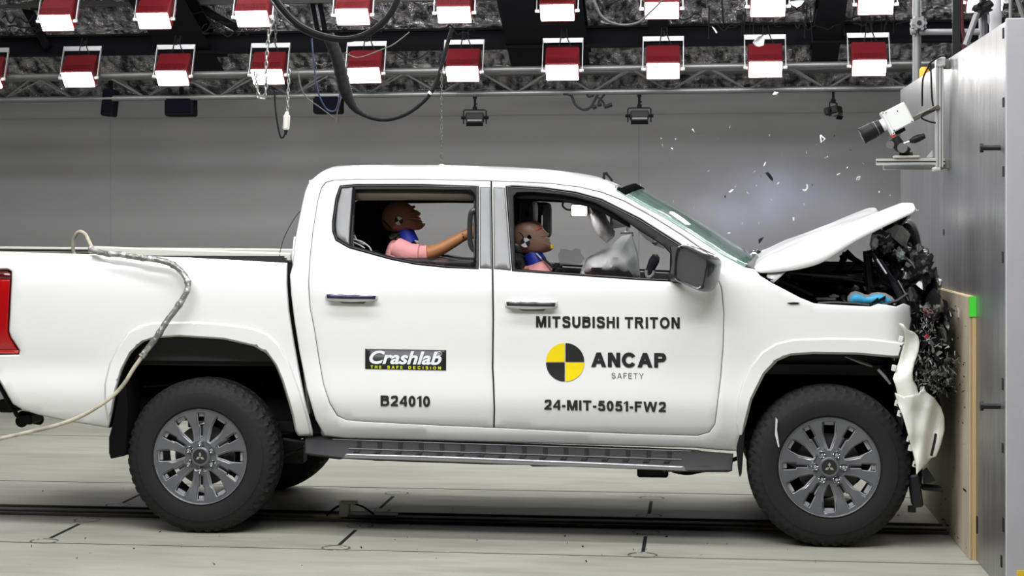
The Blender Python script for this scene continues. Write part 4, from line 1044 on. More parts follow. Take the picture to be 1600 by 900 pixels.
# ---------------- lettering and logos (vinyl laid on the doors)
def font_mesh(txt, bold=0., shear=0., spacing=1.):
    cu = bpy.data.curves.new('t', 'FONT'); cu.body = txt; cu.size = 1; cu.offset = bold; cu.shear = shear; cu.space_character = spacing
    cu.fill_mode = 'FRONT'; cu.resolution_u = 4
    o = bpy.data.objects.new('t', cu); col.objects.link(o)
    bpy.context.view_layer.update()
    dg = bpy.context.evaluated_depsgraph_get(); me = bpy.data.meshes.new_from_object(o.evaluated_get(dg))
    vs = [v.co.copy() for v in me.vertices]; fs = [tuple(p.vertices) for p in me.polygons]
    bpy.data.objects.remove(o); bpy.data.curves.remove(cu); bpy.data.meshes.remove(me)
    return vs, fs
def text(txt, x0, x1, yb, ht, m, par, name='lettering', bold=.0, shear=0., off=-.0035, slope=.018, spacing=1., mapper=None, label=None):
    vs, fs = font_mesh(txt, bold, shear, spacing)
    mx0 = min(v.x for v in vs); mx1 = max(v.x for v in vs); my0 = 0; my1 = max(v.y for v in vs)
    sx = (x1-x0)/(mx1-mx0); sy = ht/(my1-my0); out = []
    for v in vs:
        px = x0+(v.x-mx0)*sx; py = yb-v.y*sy + (px-x0)*slope
        out.append(mapper(px, py, off) if mapper else PS(px, py, off))
    ff = []
    for f_ in fs:
        a, b, c2 = out[f_[0]], out[f_[1]], out[f_[2]]; nn = (b-a).cross(c2-a); ff.append(f_ if nn.dot(CAM-a) > 0 else tuple(reversed(f_)))
    return make(name, MB().add(out, ff), m, par, smooth=False, label=label)
def ribbon(pts, t):
    pts = [Vector(p) for p in pts]; L = []; Rr = []
    for k_ in range(len(pts)):
        a = pts[max(k_-1, 0)]; b = pts[min(k_+1, len(pts)-1)]; d = (b-a).normalized(); n_ = Vector((-d.y, d.x))*(t/2)
        L.append(pts[k_]+n_); Rr.append(pts[k_]-n_)
    return [(L[k_], L[k_+1], Rr[k_+1], Rr[k_]) for k_ in range(len(pts)-1)]
def curve2(pts): return [Vector((p.x, p.y)) for p in spline([Vector((a, b, 0)) for a, b in pts], 5)]
def glyph(c, t):
    h = t/2; B_ = lambda x0, y0, x1, y1: [((x0, y0), (x1, y0), (x1, y1), (x0, y1))]
    def ell(cx, cy, rx, ry, a0, a1, n=26): return ribbon([(cx+(rx-h)*math.cos(R(a0+(a1-a0)*k_/n)), cy+(ry-h)*math.sin(R(a0+(a1-a0)*k_/n))) for k_ in range(n+1)], t)
    def bowl(x0, x1, y0, y1):      # D-shaped bowl open to the left
        r = (y1-y0)/2; rx = min(r*.95, (x1-x0)*.8); n = 14; cx = x1-rx
        return B_(x0, y1-t*.92, cx, y1)+B_(x0, y0, cx, y0+t*.92)+ribbon([(cx+(rx-h)*math.sin(R(180*k_/n)), (y0+y1)/2+(r-h*.95)*math.cos(R(180*k_/n))) for k_ in range(n+1)], t)
    if c == 'M': return 1.0, B_(0, 0, t, 1)+B_(1-t, 0, 1, 1)+[((0, 1), (t*1.35, 1), (.5+t*.47, 0), (.5-t*.47, 0)), ((1, 1), (1-t*1.35, 1), (.5-t*.47, 0), (.5+t*.47, 0))]
    if c == 'I': return t, B_(0, 0, t, 1)
    if c == 'T': return .8, B_(0, 1-t*.9, .8, 1)+B_(.4-h, 0, .4+h, 1)
    if c == 'H': return .8, B_(0, 0, t, 1)+B_(.8-t, 0, .8, 1)+B_(0, .52-h*.9, .8, .52+h*.9)
    if c == 'N': return .8, B_(0, 0, t, 1)+B_(.8-t, 0, .8, 1)+[((0, 1), (t*1.1, 1), (.8, 0), (.8-t*1.1, 0))]
    if c == 'A': return .98, [((0, 0), (t*1.1, 0), (.49+h*1.1, 1), (.49-h*1.1, 1)), ((.98, 0), (.98-t*1.1, 0), (.49-h*1.1, 1), (.49+h*1.1, 1))]+B_(.2, .23, .78, .23+t*.85)
    if c == 'U': return .8, B_(0, .35, t, 1)+B_(.8-t, .35, .8, 1)+ell(.4, .38, .4, .40, 180, 360)
    if c == 'O': return .96, ell(.48, .5, .48, .52, 0, 360, 40)
    if c == '0': return .66, ell(.33, .5, .33, .515, 0, 360, 36)
    if c == 'C': return .9, ell(.47, .5, .47, .52, 32, 328, 36)
    if c == 'D': return .84, B_(0, 0, t, 1)+bowl(t*.5, .84, 0, 1)
    if c == 'B': return .82, B_(0, 0, t, 1)+bowl(t*.5, .78, .50, 1)+bowl(t*.5, .82, 0, .50+t*.85)
    if c == 'P': return .78, B_(0, 0, t, 1)+bowl(t*.5, .78, .38, 1)
    if c == 'R': return .88, B_(0, 0, t, 1)+bowl(t*.5, .80, .43, 1)+[((.34, .5), (.34+t*1.2, .5), (.88, 0), (.88-t*1.2, 0))]
    if c == 'E': return .7, B_(0, 0, t, 1)+B_(0, 0, .7, t*.9)+B_(0, 1-t*.9, .69, 1)+B_(0, .5-h*.9, .64, .5+h*.9)
    if c == 'F': return .68, B_(0, 0, t, 1)+B_(0, 1-t*.9, .68, 1)+B_(0, .52-h*.9, .6, .52+h*.9)
    if c == 'Y': return .88, [((0, 1), (t*1.2, 1), (.44+h, .42), (.44-h, .42)), ((.88, 1), (.88-t*1.2, 1), (.44-h, .42), (.44+h, .42))]+B_(.44-h, 0, .44+h, .44)
    if c == 'W': return 1.3, [((0, 1), (t, 1), (.34+h, 0), (.34-h, 0)), ((.65-h, 1), (.65+h, 1), (.34+h, 0), (.34-h, 0)), ((.65-h, 1), (.65+h, 1), (.96+h, 0), (.96-h, 0)), ((1.3-t, 1), (1.3, 1), (.96+h, 0), (.96-h, 0))]
    if c == '-': return .34, B_(0, .28, .34, .28+t)
    if c == '1': return .42, B_(.42-t, 0, .42, 1)+[((0, .66), (0, .83), (.42-t*.7, 1), (.42-t, .82))]
    if c == '4': return .70, B_(.43, 0, .43+t, 1)+B_(0, .21, .70, .21+t*.85)+[((0, .21), (0, .38), (.43, 1), (.60, 1)), ((0, .21), (t*1.05, .21+t*.85), (.5, .86), (.46, 1))]
    if c == '2': return .68, B_(0, 0, .67, t*.9)+ribbon(curve2([(h, .70), (.16, .86), (.34, 1-h), (.52, .88), (.67-h, .72), (.52, .50), (.30, .32), (h*1.1, t*.5)]), t)
    if c == '5': return .68, B_(.13, 1-t*.9, .63, 1)+[((.11, 1), (.11+t, 1), (.19, .5), (.01, .46))]+ribbon(curve2([(.08, .50), (.24, .585), (.40, .60), (.58-h*.3, .50), (.68-h, .33), (.56, .14), (.36, h*.9), (.18, .12), (h*.8, .27)]), t)
    if c == 'S': return .80, ribbon(curve2([(.80-h*1.1, .68), (.62, .87), (.40, 1-h*.85), (.18, .88), (h*1.15, .73), (.24, .585), (.52, .50), (.69, .40), (.80-h, .27), (.64, .12), (.41, h*.85), (.18, .11), (h, .31)]), t)
    return .3, []
def letters(txt, x0, x1, yb, ht, m, par, t=.23, off=-.0035, slope=.01, gap_=.17, spc=.40, tops=0., lean=0.):
    x = 0; qs = []
    for ch in txt:
        if ch == ' ': x += spc; continue
        w_, q = glyph(ch, t)
        qs += [[(a+x+b*lean, b) for a, b in f_] for f_ in q]; x += w_+gap_
    W_ = x-gap_; mb = MB()
    for f_ in qs:
        vs = [PS(x0+(a/W_)*(x1-x0), yb-b*ht+(a/W_)*(x1-x0)*slope, off) for a, b in f_]
        nn = (vs[1]-vs[0]).cross(vs[2]-vs[0]); mb.add(vs, [(0, 1, 2, 3) if nn.dot(CAM-vs[0]) > 0 else (3, 2, 1, 0)])
    return make('lettering', mb, m, par, smooth=False)
DO = -.0035
letters('MITSUBISHI TRITON', 837.5, 1062, 511.5, 17.6, decal_black, fdoor, slope=.009)
letters('ANCAP', 923.5, 1041, 573.3, 22.8, decal_black, fdoor, t=.255, slope=.011, gap_=.10)
letters('SAFETY', 955.5, 1005.5, 591.3, 8.8, decal_black, fdoor, t=.11, slope=.012, gap_=.3)
letters('24-MIT-5051-FW2', 850.5, 1040.5, 640.3, 16.0, decal_black, fdoor, slope=.020, gap_=.13)
letters('B24010', 594.5, 672, 634.6, 16.8, decal_black, rdoor, slope=.016, gap_=.13)
panel('decal_board', [(570.5, 545), (697, 547.2), (697, 578.7), (570.5, 576.2)], [], decal_black, rdoor, off=-.0032, thick=.002, step=16, rim=0, roll=0)
text('Crashlab', 577, 690, 567.4, 20.0, decal_white, rdoor, bold=.03, shear=.28, off=-.0062, slope=.018)
letters('THE', 579, 596, 575.6, 4.6, decal_lime, rdoor, t=.22, off=-.0062, slope=.018, gap_=.5)
letters('SAFE', 605, 629, 576, 4.6, decal_lime, rdoor, t=.22, off=-.0062, slope=.018, gap_=.5)
letters('DECISION', 638, 689, 576.5, 4.6, decal_lime, rdoor, t=.22, off=-.0062, slope=.018, gap_=.6)
text('R', 685.3, 687.6, 554, 3.0, decal_white, rdoor, off=-.0062)
rg = []; rg2 = []
for i in range(25):
    a = 2*math.pi*i/24; rg.append(PS(686.5+3.2*math.cos(a), 552.6+3.2*math.sin(a), -.0062)); 
make('lettering', MB().tube(rg, .0012, 4), decal_white, rdoor)
for qd in range(4):
    pts = [(883, 566)]
    for i in range(13):
        a = math.pi/2*(qd+i/12); pts.append((883+29.3*math.cos(a), 566-29.3*math.sin(a)))
    gx = .6 if qd in (0, 3) else -.6; gy = -.6 if qd in (0, 1) else .6
    panel('roundel', [(x+gx, y+gy) for x, y in pts], [], decal_black if qd in (0, 2) else decal_yellow, fdoor, off=DO, thick=.001, step=9, rim=0, roll=0, smooth=False)

# ---------------- roof, windshield, rear glass
def arcrow(pn, crown, n=16, edge=.10):     # pn: near edge point; crown: rise at the centre
    row = []
    for k2 in range(n+1):
        t = k2/n; y = pn.y + (2*YC-2*pn.y)*t; s = 1-(2*t-1)**2; s2 = 1-abs(2*t-1)**6
        row.append(Vector((pn.x, y, pn.z + crown*(.55*s+.45*s2))))
    return row
TOP = [(478.5, 296), (482.5, 287.5), (488, 280.5), (495, 275), (505, 271.5), (518, 269.8), (600, 268.5), (700, 268.5), (800, 271), (870, 276), (925, 284), (963, 298)]
rows = [arcrow(PS(x, y, .004), cr, 24) for (x, y), cr in zip([(p.x, p.y) for p in spline([Vector((a, b, 0)) for a, b in TOP], 5)], [.002+.052*min(1, i/18)*(1-.15*max(0, (i-28)/12)) for i in range(60)])]
mb = MB().loft(rows); make('roof', mb, white, T, sol=-.01)
make('headliner', MB().loft([[p+Vector((0, 0, -.05)) for p in r[2:-2]] for r in rows[3:]]), liner, T, sol=.01)
hb = MB()
ps_ = [PS(x, y, .06) for x, y in ((556, 303), (650, 302), (745, 303), (800, 306), (870, 309), (930, 322), (985, 352))]
for sgn in (0, 1):
    for seg, mt_, dz1 in ((ps_[:3], liner, -.035), (ps_[3:], gap, -.012)):
        rr = [[(mir(p) if sgn else p)+Vector((0, 0, dz)) for p in seg] for dz in (.03, dz1)]
        make('roof_side_trim', MB().loft(rr), mt_, T, sol=.02)
GL = [(963, 298), (1003, 322), (1039, 341), (1088, 372), (1130, 400), (1168, 420)]
gp = spline([Vector((a, b, 0)) for a, b in GL], 5); rows = []
for i, p in enumerate(gp):
    q = PS(p.x, p.y, .012); row = []; n = 20
    for k2 in range(n+1):
        t = k2/n; y = q.y+(2*YC-2*q.y)*t; s = 1-(2*t-1)**2
        row.append(Vector((q.x+.075*s, y, q.z+.045*s)))
    rows.append(row)
make('windshield', MB().loft(rows), glassm, T, sol=.006)
make('windshield_band', MB().loft([[p+Vector((.003, 0, .005)) for p in r] for r in rows[:3]]), mat('frit_black', (.006, .007, .007), .95, spec=.0), T, sol=.001)
make('cowl', MB().loft([[p+Vector((0, 0, .0)) for p in rows[-2]], [p+Vector((.05, 0, -.045)) for p in rows[-1]], [p+Vector((.12, 0, -.06)) for p in rows[-1]]]), black, T, sol=.01)
mb = MB()
for y_ in (.5, 1.15):
    mb.tube([(rows[-1][0].x+.06, y_, rows[-1][0].z+.0), (rows[-4][0].x+.075, y_+.45, rows[-4][0].z+.045)], .008, 6)
make('wiper', mb, black, T)
# back of the cab
bl = [PS(x, y, .02) for x, y in ((486, 282), (478, 298), (470, 330), (462, 370), (459, 400))]
rows = [arcrow(p+Vector((.0, 0, 0)), .01) for p in bl]
make('cab_back', MB().loft([[Vector((p.x-.0, p.y, p.z)) for p in r] for r in (rows[3:] + [[p+Vector((.08, 0, -.8)) for p in rows[-1]]])]), white, T, sol=-.01)
make('rear_glass', MB().loft([r[2:-2] for r in rows[:4]]), mat('dark_glass', (.03, .035, .035), .05, alpha=.8, coat=1), T, sol=.005)
make('cab_back', MB().loft([[p for p in rows[0]], [p+Vector((-.005, 0, -.06)) for p in rows[0]]]), white, T, sol=-.01)
# roof aerial base and loop
mb = MB().tube(spline([P(944, 281, .62), P(944, 272, .62), P(949, 273, .62), P(957, 283, .62)]), .006, 6).tube([P(944, 273, .62), P(942, 281, .62)], .005, 6).box(P(946, 271, .62), (.025, .02, .012), bev=.003)
make('roof_loop', mb, cbx, T)
make('roof_patch', MB().blob(P(763, 266.5, .8), (.1, .08, .016), 3, .2), white, T)
make('magnet_mount', MB().tube([P(690, 263, .95), P(690, 258, .95), P(690, 256, .95)], [.025, .018, .008], 10), mat('tape_cream', (.5, .47, .38), .6), T)
# ---------------- mirror
MG = [(1059, 388), (1064, 384.5), (1070, 384), (1092, 394.5), (1105, 402.5), (1107, 409), (1100, 446), (1095, 451), (1090, 452.5), (1074, 445.5), (1056, 437), (1054.5, 430), (1055.5, 405)]
cen = Vector((1081, 419))
def mm(x, y): return P(x, y, -.20)
rows = []
for sc_, yo in ((.90, 0.0), (.985, -.012), (1.05, .0), (1.10, .04), (1.08, .09), (.85, .14), (.3, .165)):
    rows.append([P(cen.x+(x-cen.x)*sc_+(4 if yo > .01 else 0)*yo*8, cen.y+(y-cen.y)*sc_+yo*10, -.20+yo) + Vector((yo*.45, 0, 0)) for x, y in rnd(MG, 1)])
mm_ = make('mirror_housing', MB().loft(rows, close=True), mat('mirror_shell', (.02, .021, .024), .25, coat=.6), fdoor)
mrp = [P(cen.x+(x-cen.x)*.93, cen.y+(y-cen.y)*.93, -.196) for x, y in rnd(MG, 1)]
make('mirror_glass', MB().add(mrp, [tuple(range(len(mrp)))]), mirror_glass, fdoor, smooth=False)
a = P(1062, 440, -.14); make('mirror_arm', MB().tube([P(1068, 436, -.12), P(1056, 436, .0), P(1050, 430, .05)], .03, 10, flat=.5), black, fdoor)
QP = [(1040, 388), (1049, 392), (1058, 440), (1043, 440), (1046, 400)]
panel('mirror_base', [(1047, 384), (1060, 384), (1074, 392), (1068, 440), (1044, 438), (1049, 410)], [], black, fdoor, off=-.004, thick=.02, step=9, rim=1.5, roll=.004)
# ---------------- open bonnet
def HP(x, y): return P(x, y, .06)
LOW = [(1180, 423), (1190, 427), (1225, 424.5), (1260, 418.5), (1290, 407.5), (1340, 376), (1400, 346), (1425, 334), (1431, 328)]
HI = [(1181, 420), (1196, 408.5), (1230, 392), (1262, 379), (1295, 366), (1345, 346), (1400, 324), (1416, 320.5), (1424, 321)]
lo = spline([Vector((a, b, 0)) for a, b in LOW], 6); hi = spline([Vector((a, b, 0)) for a, b in HI], 6); rows = []
for i, (a, b) in enumerate(zip(lo, hi)):
    pl_ = P(a.x, a.y, .055); ph = P(b.x, b.y, .17); row = []
    ph.x = pl_.x*.35+ph.x*.65 if i < 10 else ph.x
    for k2 in range(7):
        t = k2/6; y = pl_.y+(ph.y-pl_.y)*(1-math.cos(t*math.pi/2)); z = pl_.z+(ph.z-pl_.z)*math.sin(t*math.pi/2)
        row.append(Vector((pl_.x+(ph.x-pl_.x)*t, y, z)))
    e = len(hi)-1; tt = i/e
    mid = []
    for k2 in range(1, 18):
        t = k2/18; y = ph.y+(2*YC-2*ph.y)*t; s = 1-(2*t-1)**2
        bulge = .028*s + .02*math.exp(-((t-.2)/.05)**2) + .02*math.exp(-((t-.8)/.05)**2)
        mid.append(Vector((ph.x-.035*t*tt, y, ph.z+bulge*min(1, tt*3)*(1-tt) - .075*s*tt**3 - .012*t + .006*noise.noise(Vector((ph.x*6, y*4, 1))))))
    row = row+mid+[mir(p)+Vector((-.035*tt, 0, -.012)) for p in reversed(row)]
    rows.append(row)
hood = make('bonnet', MB().loft(rows), white, T, sol=.012)
inner = [[p+Vector((0, 0, -.035)) for p in r[4:-4]] for r in rows[5:-3]]
make('bonnet_inner_frame', MB().loft(inner), mat('inner_white', (.6, .6, .6), .5), hood, sol=.01)
make('bonnet_tip_dent', MB().blob(P(1417, 329, .10), (.045, .03, .012), 5, .3, rot=Matrix.Rotation(R(-8), 3, 'Y')), white, hood)
nz_ = rows[-1]
make('front_edge', MB().loft([nz_[5:-5], [p+Vector((.012, 0, -.02)) for p in nz_[5:-5]], [p+Vector((-.01, 0, -.045)) for p in nz_[5:-5]]]), white, hood, sol=.008)
mb = MB().tube(spline([P(1166, 405, 1.3), P(1175, 396, 1.3), P(1184, 393, 1.3), P(1190, 401, 1.3), P(1190, 410, 1.3)]), .02, 8, flat=.6)
make('hood_hinge', mb, blackgloss, T); make('hood_hinge', MB().tube(spline([P(1170, 402, 1.25), P(1178, 397, 1.25), P(1186, 400, 1.25), P(1187, 408, 1.25)]), .009, 8), chrome, T)
panel('hinge_bracket', [(1199, 427), (1228, 424.5), (1209, 442), (1204, 438), (1198, 432)], [], white, T, off=.03, thick=.01, step=10, rim=0, roll=0)
mb = MB().tube([P(1190, 426, .12), P(1197, 436, .12)], .012, 6); make('hood_hinge', mb, black, T)
# ---------------- engine bay
eb = mat('engine_black', (.010, .010, .014), .45); eb2 = mat('engine_blue_black', (.012, .012, .022), .5, bump=(30, .4, .01))
gx0, gx1 = wx(1200, 440, .2), wx(1418, 440, .2)
mb = MB()
mb.box((gx0-.02, YC, 1.10), (.05, 1.6, .40)).box(((gx0+gx1)/2, .30, 1.0), (gx1-gx0, .04, .34)).box(((gx0+gx1)/2, 2*YC-.20, 1.19), (gx1-gx0-.05, .06, .34)).box(((gx0+gx1)/2, YC, .85), (gx1-gx0, 1.4, .05))
make('engine_bay_wall', mb, eb, T, smooth=False)
v1, v2 = P(1240, 462, .5), P(1390, 470, .6)
mb = MB().blob((gx0+.30, YC, 1.13), (.24, .36, .16), 2, .18, lv=4).box((gx0+.30, YC-.02, 1.28), (.34, .5, .04), Matrix.Rotation(R(4), 3, 'Y'), bev=.015)
mb.blob((gx1-.16, YC+.2, 1.15), (.12, .4, .15), 5, .3, lv=3)
make('engine_block', mb, eb2, T)
mb = MB().tube(spline([P(1270, 434, .6), P(1310, 437, .6), P(1350, 444, .55), P(1390, 455, .5)]), .022, 8, flat=.5)
mb.tube(spline([P(1215, 440, .4), P(1240, 450, .4), P(1270, 463, .4)]), .015, 6)
make('engine_pipe', mb, mat('pipe_dark', (.035, .035, .038), .35), T)
mb = MB().box(P(1290, 467, .3), (.1, .05, .014), bev=.003).box(P(1303, 463, .3), (.05, .05, .012), bev=.003).box(P(1303, 465, .3), (.022, .03, .035), bev=.003)
make('fluid_cap', mb, mat('dull_metal', (.32, .32, .33), .4, .7), T)
mb = MB().tube(spline([P(1278, 474, .10), P(1300, 473, .10), P(1330, 474, .10), P(1358, 477, .10)]), .011, 8, flat=.7).tube([P(1378, 477, .09), P(1402, 470, .09), P(1418, 459, .09)], .014, 6, flat=.6)
make('wing_seal', mb, greyplastic, T)
CY_ = [(1324, 469), (1325, 463), (1330, 457), (1337, 455), (1345, 457), (1351, 460), (1357, 461), (1363, 458), (1372, 456.5), (1384, 458), (1394, 464), (1398, 469), (1400, 474), (1326, 474)]
cy2 = [(1328, 474), (1328, 466), (1332, 460.5), (1338, 458.5), (1345, 460.5), (1352, 464.5), (1359, 464), (1365, 460.5), (1374, 459.5), (1384, 462), (1394, 470), (1397, 474)]
panel('battery_cover', CY_, [], greyfelt, T, thick=.03, step=10, rim=0, roll=0, mapper=lambda x, y, o: P(x, y, .20))
panel('battery_label', cy2, [], cyan, T, thick=.01, step=10, rim=0, roll=0, mapper=lambda x, y, o: P(x, y, .185), label='bright cyan printed cover')
mb = MB()
for q in ([(1362, 474), (1372, 466), (1370, 471), (1384, 463), (1380, 470)], ):
    mb.tube([P(x, y, .178) for x, y in q], .005, 4)
make('battery_mark', mb, black, T)
# bits sticking up behind the gap under the bonnet
mb = MB()
for a_, b_, r_ in (((1310, 425), (1322, 395), .018), ((1318, 398), (1356, 420), .013), ((1322, 392), (1334, 404), .02), ((1330, 400), (1350, 412), .012), ((1312, 402), (1328, 396), .014), ((1325, 425), (1340, 408), .01), ((1300, 424), (1358, 424), .016)):
    mb.tube([P(*a_, .9), P(*b_, .9)], r_, 6, flat=.7)
make('radiator_bracket', mb, eb, T)
# ---------------- crushed nose: radiator support, lamps, grille
random.seed(11)
def plate(pl_, Y, th, m, name, amp=.03, par=None, tilt=0., seed=0, smooth=False, label=None):
    o = panel(name, pl_, [], m, par or T, thick=th, step=9, rim=0, roll=0, smooth=smooth, label=label,
              mapper=lambda x, y, o_: P(x, y, Y) + Vector((0, amp*noise.noise(Vector((x*.045, y*.045, seed))) + tilt*(x-pl_[0][0])*.003, 0)))
    return o
darkgloss = mat('broken_black_plastic', (.013, .013, .014), .22, coat=.4)
plate([(1384, 348), (1400, 342), (1416, 344), (1424, 352), (1428, 362), (1432, 372), (1434, 400), (1436, 420), (1424, 432), (1408, 420), (1395, 400), (1378, 385)], .75, .03, darkgloss, 'crushed_panel', .12, seed=2)
plate([(1383, 361), (1400, 352), (1410, 354), (1423, 366), (1414, 388), (1397, 373)], .34, .012, mat('grey_bracket', (.33, .34, .32), .5), 'grey_bracket', .03, seed=4, label='grey bracket plate')
hl = MB().blob(P(1378, 383, .30), (.055, .08, .07), 7, .22, lv=3)
hl_ = make('head_lamp', hl, blackgloss, T, label='broken head lamp')
make('lamp_rim', MB().tube(spline([P(1364, 392, .22), P(1361, 382, .22), P(1365, 371, .22), P(1373, 367, .22), P(1379, 370, .22)]), .005, 6), chrome, hl_)
make('lamp_lens', MB().blob(P(1366, 378, .25), (.02, .03, .03), 9, .3), mat('lamp_clear', (.5, .55, .55), .1), hl_)
mb = MB()
mb.blob(P(1427, 430, .35), (.085, .14, .13), 21, .3, lv=4, rot=Matrix.Rotation(R(25), 3, 'Y'))
mb.blob(P(1405, 408, .40), (.09, .12, .075), 23, .35, lv=4)
mb.blob(P(1393, 440, .45), (.11, .15, .12), 25, .35, lv=4)
make('crushed_front', mb, darkgloss, T)
mb = MB()
for i in range(5):
    t = i/4; mb.tube(spline([P(1403+t*8, 398+t*2, .26), P(1420+t*6, 406+t*8, .24), P(1432+t*3, 424+t*8, .22), P(1440-t*2, 446+t*6, .24)]), .0035, 5)
mb.tube(spline([P(1406, 456, .28), P(1420, 452, .28), P(1432, 440, .26)]), .004, 5)
make('grille_slat', mb, mat('slat_grey', (.09, .09, .095), .25), T)
mb = MB()
for a_, b_, r_, Y_ in (((1355, 392), (1362, 470), .022, .35), ((1360, 392), (1380, 440), .016, .3), ((1362, 395), (1425, 478), .020, .22), ((1375, 405), (1415, 460), .014, .2), ((1398, 440), (1424, 500), .020, .2), ((1420, 476), (1434, 560), .024, .25),
                      ((1355, 394), (1366, 391), .022, .33), ((1378, 440), (1415, 470), .02, .3), ((1440, 470), (1456, 520), .028, .45), ((1430, 560), (1445, 600), .02, .3)):
    mb = MB().tube([P(*a_, Y_), P((a_[0]+b_[0])/2+random.uniform(-3, 3), (a_[1]+b_[1])/2+random.uniform(-3, 3), Y_), P(*b_, Y_)], r_, 6, flat=.5); make('bent_strut', mb, eb, T)
make('bent_strut', MB().tube([P(1403, 350+88, .19), P(1414, 458, .18), P(1420, 470, .18)], .007, 6, flat=.5), mat('bright_edge', (.35, .35, .36), .3, .6), T)
make('bent_strut', MB().tube([P(1370, 405, .2), P(1385, 428, .18)], .006, 5), mat('bright_edge', (.35, .35, .36), .3, .6), T)
make('bent_panel', MB().tube(spline([P(1404, 350, .6), P(1418, 349, .6), P(1427, 360, .6), P(1432, 380, .6), P(1435, 405, .6), P(1438, 430, .6)]), .030, 8, flat=.8), darkgloss, T)
make('coolant_tank', MB().blob(P(1406, 398, .28), (.022, .04, .03), 31, .3), mat('frost_plastic', (.45, .5, .54), .3), T)
mb = MB().blob(P(1440, 500, .55), (.10, .5, .22), 41, .4, lv=4).blob(P(1446, 560, .6), (.09, .5, .16), 43, .4, lv=4).blob(P(1436, 540, .3), (.05, .16, .2), 44, .4, lv=4)
make('crushed_front', mb, darkgloss, T)
make('impact_beam', MB().box((gx1+.08, YC, .72), (.12, 1.3, .35), bev=.03), eb, T)
mb = MB().blob(P(1450, 650, .5), (.05, .28, .2), 47, .3, lv=3); make('crushed_front', mb, eb, T)
for q, s_ in (((1448, 484), 3), ((1449, 526), 4), ((1455, 490), 6)): make('red_clip', MB().blob(P(*q, .05), (.014, .01, .012), s_, .5, lv=2), mat('clip_red', (.35, .03, .04), .4), T)
# bumper corner, folded
BC1 = [(1406, 507), (1410, 508), (1417, 521), (1425, 516), (1433, 523), (1437, 533), (1436, 548), (1430, 566), (1425, 580), (1426, 594), (1432, 606), (1434, 616), (1428, 625), (1410, 625), (1402, 622), (1400, 605), (1395, 590), (1401, 576), (1409, 553), (1416, 523)]
BC1 = [(1404, 505), (1411, 507), (1419, 516), (1429, 519), (1435, 526), (1437, 535), (1435, 550), (1429, 567), (1426, 582), (1427, 594), (1433, 604), (1436, 618), (1430, 628), (1412, 628), (1403, 622), (1400, 605), (1395, 591), (1402, 572), (1409, 552), (1415, 530), (1412, 517)]
BC2 = [(1398, 614), (1412, 620), (1436, 615), (1444, 603), (1447, 612), (1460, 622), (1470, 636), (1475.5, 652), (1476, 672), (1470, 695), (1463, 713), (1455, 716), (1446, 727), (1436, 737), (1432, 742), (1431, 728), (1426, 705), (1419, 678), (1411, 650), (1403, 632)]
def crump(x, y): 
    q = .05*noise.noise(Vector((x*.03, y*.022, 4)))
    return q + .0018*max(0, x-1425) - .035*math.exp(-((x-1452+(y-640)*.18)/11)**2)*max(0, min(1, (y-610)/25)) + .022*math.exp(-((x-1464+(y-640)*.16)/5)**2)*max(0, min(1, (y-620)/25))
panel('bumper_corner', BC1, [], white_crumpled, T, thick=.006, step=3.5, rim=0, estep=3, roll=.0, mapper=lambda x, y, o: P(x, y, -.06+o), fn=crump)
bc2 = panel('bumper_corner', BC2, [], white_crumpled, T, thick=.006, step=3.2, rim=0, estep=3, roll=.0, mapper=lambda x, y, o: P(x, y, -.07+o), fn=crump)
make('bumper_tear', MB().tube(spline([P(1462, 678, -.07), P(1460, 690, -.06), P(1455, 712, -.05)]), [.003]+[.008]*14+[.006]*2 if False else .007, 5), gap, bc2)
tabs = MB()
for (x, y) in ((1403, 630), (1407, 646), (1422, 686), (1424, 700), (1431, 725), (1398, 575), (1409, 530)):
    c = P(x, y, -.055); tabs.box(c+Vector((-.004, 0, 0)), (.022, .006, .03), Matrix.Rotation(R(14), 3, 'Y'), bev=.004)
make('bumper_tab', tabs, white_crumpled, bc2)
tb2 = MB()
for (x, y) in ((1404, 633), (1409, 647), (1423, 690), (1431, 727), (1409, 541)):
    c = P(x, y, -.075); tb2.tube([c+Vector((-.004, .014, 0)), c+Vector((-.004, .008, 0))], .0045, 8)
make('tab_hole', tb2, gap, bc2)
mb = MB().tube([P(1320, 557, .12), P(1345, 566, .12), P(1363, 572, .12)], [.006, .014, .012], 6, flat=.6).tube([P(1372, 577, .1), P(1382, 588, .1), P(1391, 600, .1)], [.016, .018, .012], 8, flat=.5)
make('inner_bracket', mb, mat('bright_bracket', (.5, .5, .5), .35, .4), T)
mb = MB().blob(P(1396, 575, .25), (.06, .1, .07), 61, .4).blob(P(1410, 640, .2), (.035, .1, .2), 62, .35).blob(P(1426, 700, .25), (.04, .1, .2), 63, .35)
mb.box(P(1430, 765, .1), (.05, .12, .16), Matrix.Rotation(R(-8), 3, 'Y'), bev=.01).box(P(1455, 762, .15), (.1, .12, .02), Matrix.Rotation(R(6), 3, 'Y'), bev=.004).tube([P(1425, 790, .15), P(1425, 800, .15)], .02, 8)
make('torn_liner', mb, eb, T)
mb = MB().add([P(1440, 735, .05), P(1448, 730, .05), P(1463, 752, .05), P(1442, 757, .05), P(1440, 735, .2), P(1448, 730, .2), P(1463, 752, .2), P(1442, 757, .2)], [(0, 1, 2, 3), (0, 4, 5, 1), (1, 5, 6, 2), (2, 6, 7, 3), (3, 7, 4, 0)])
make('torn_liner', mb, eb, T)

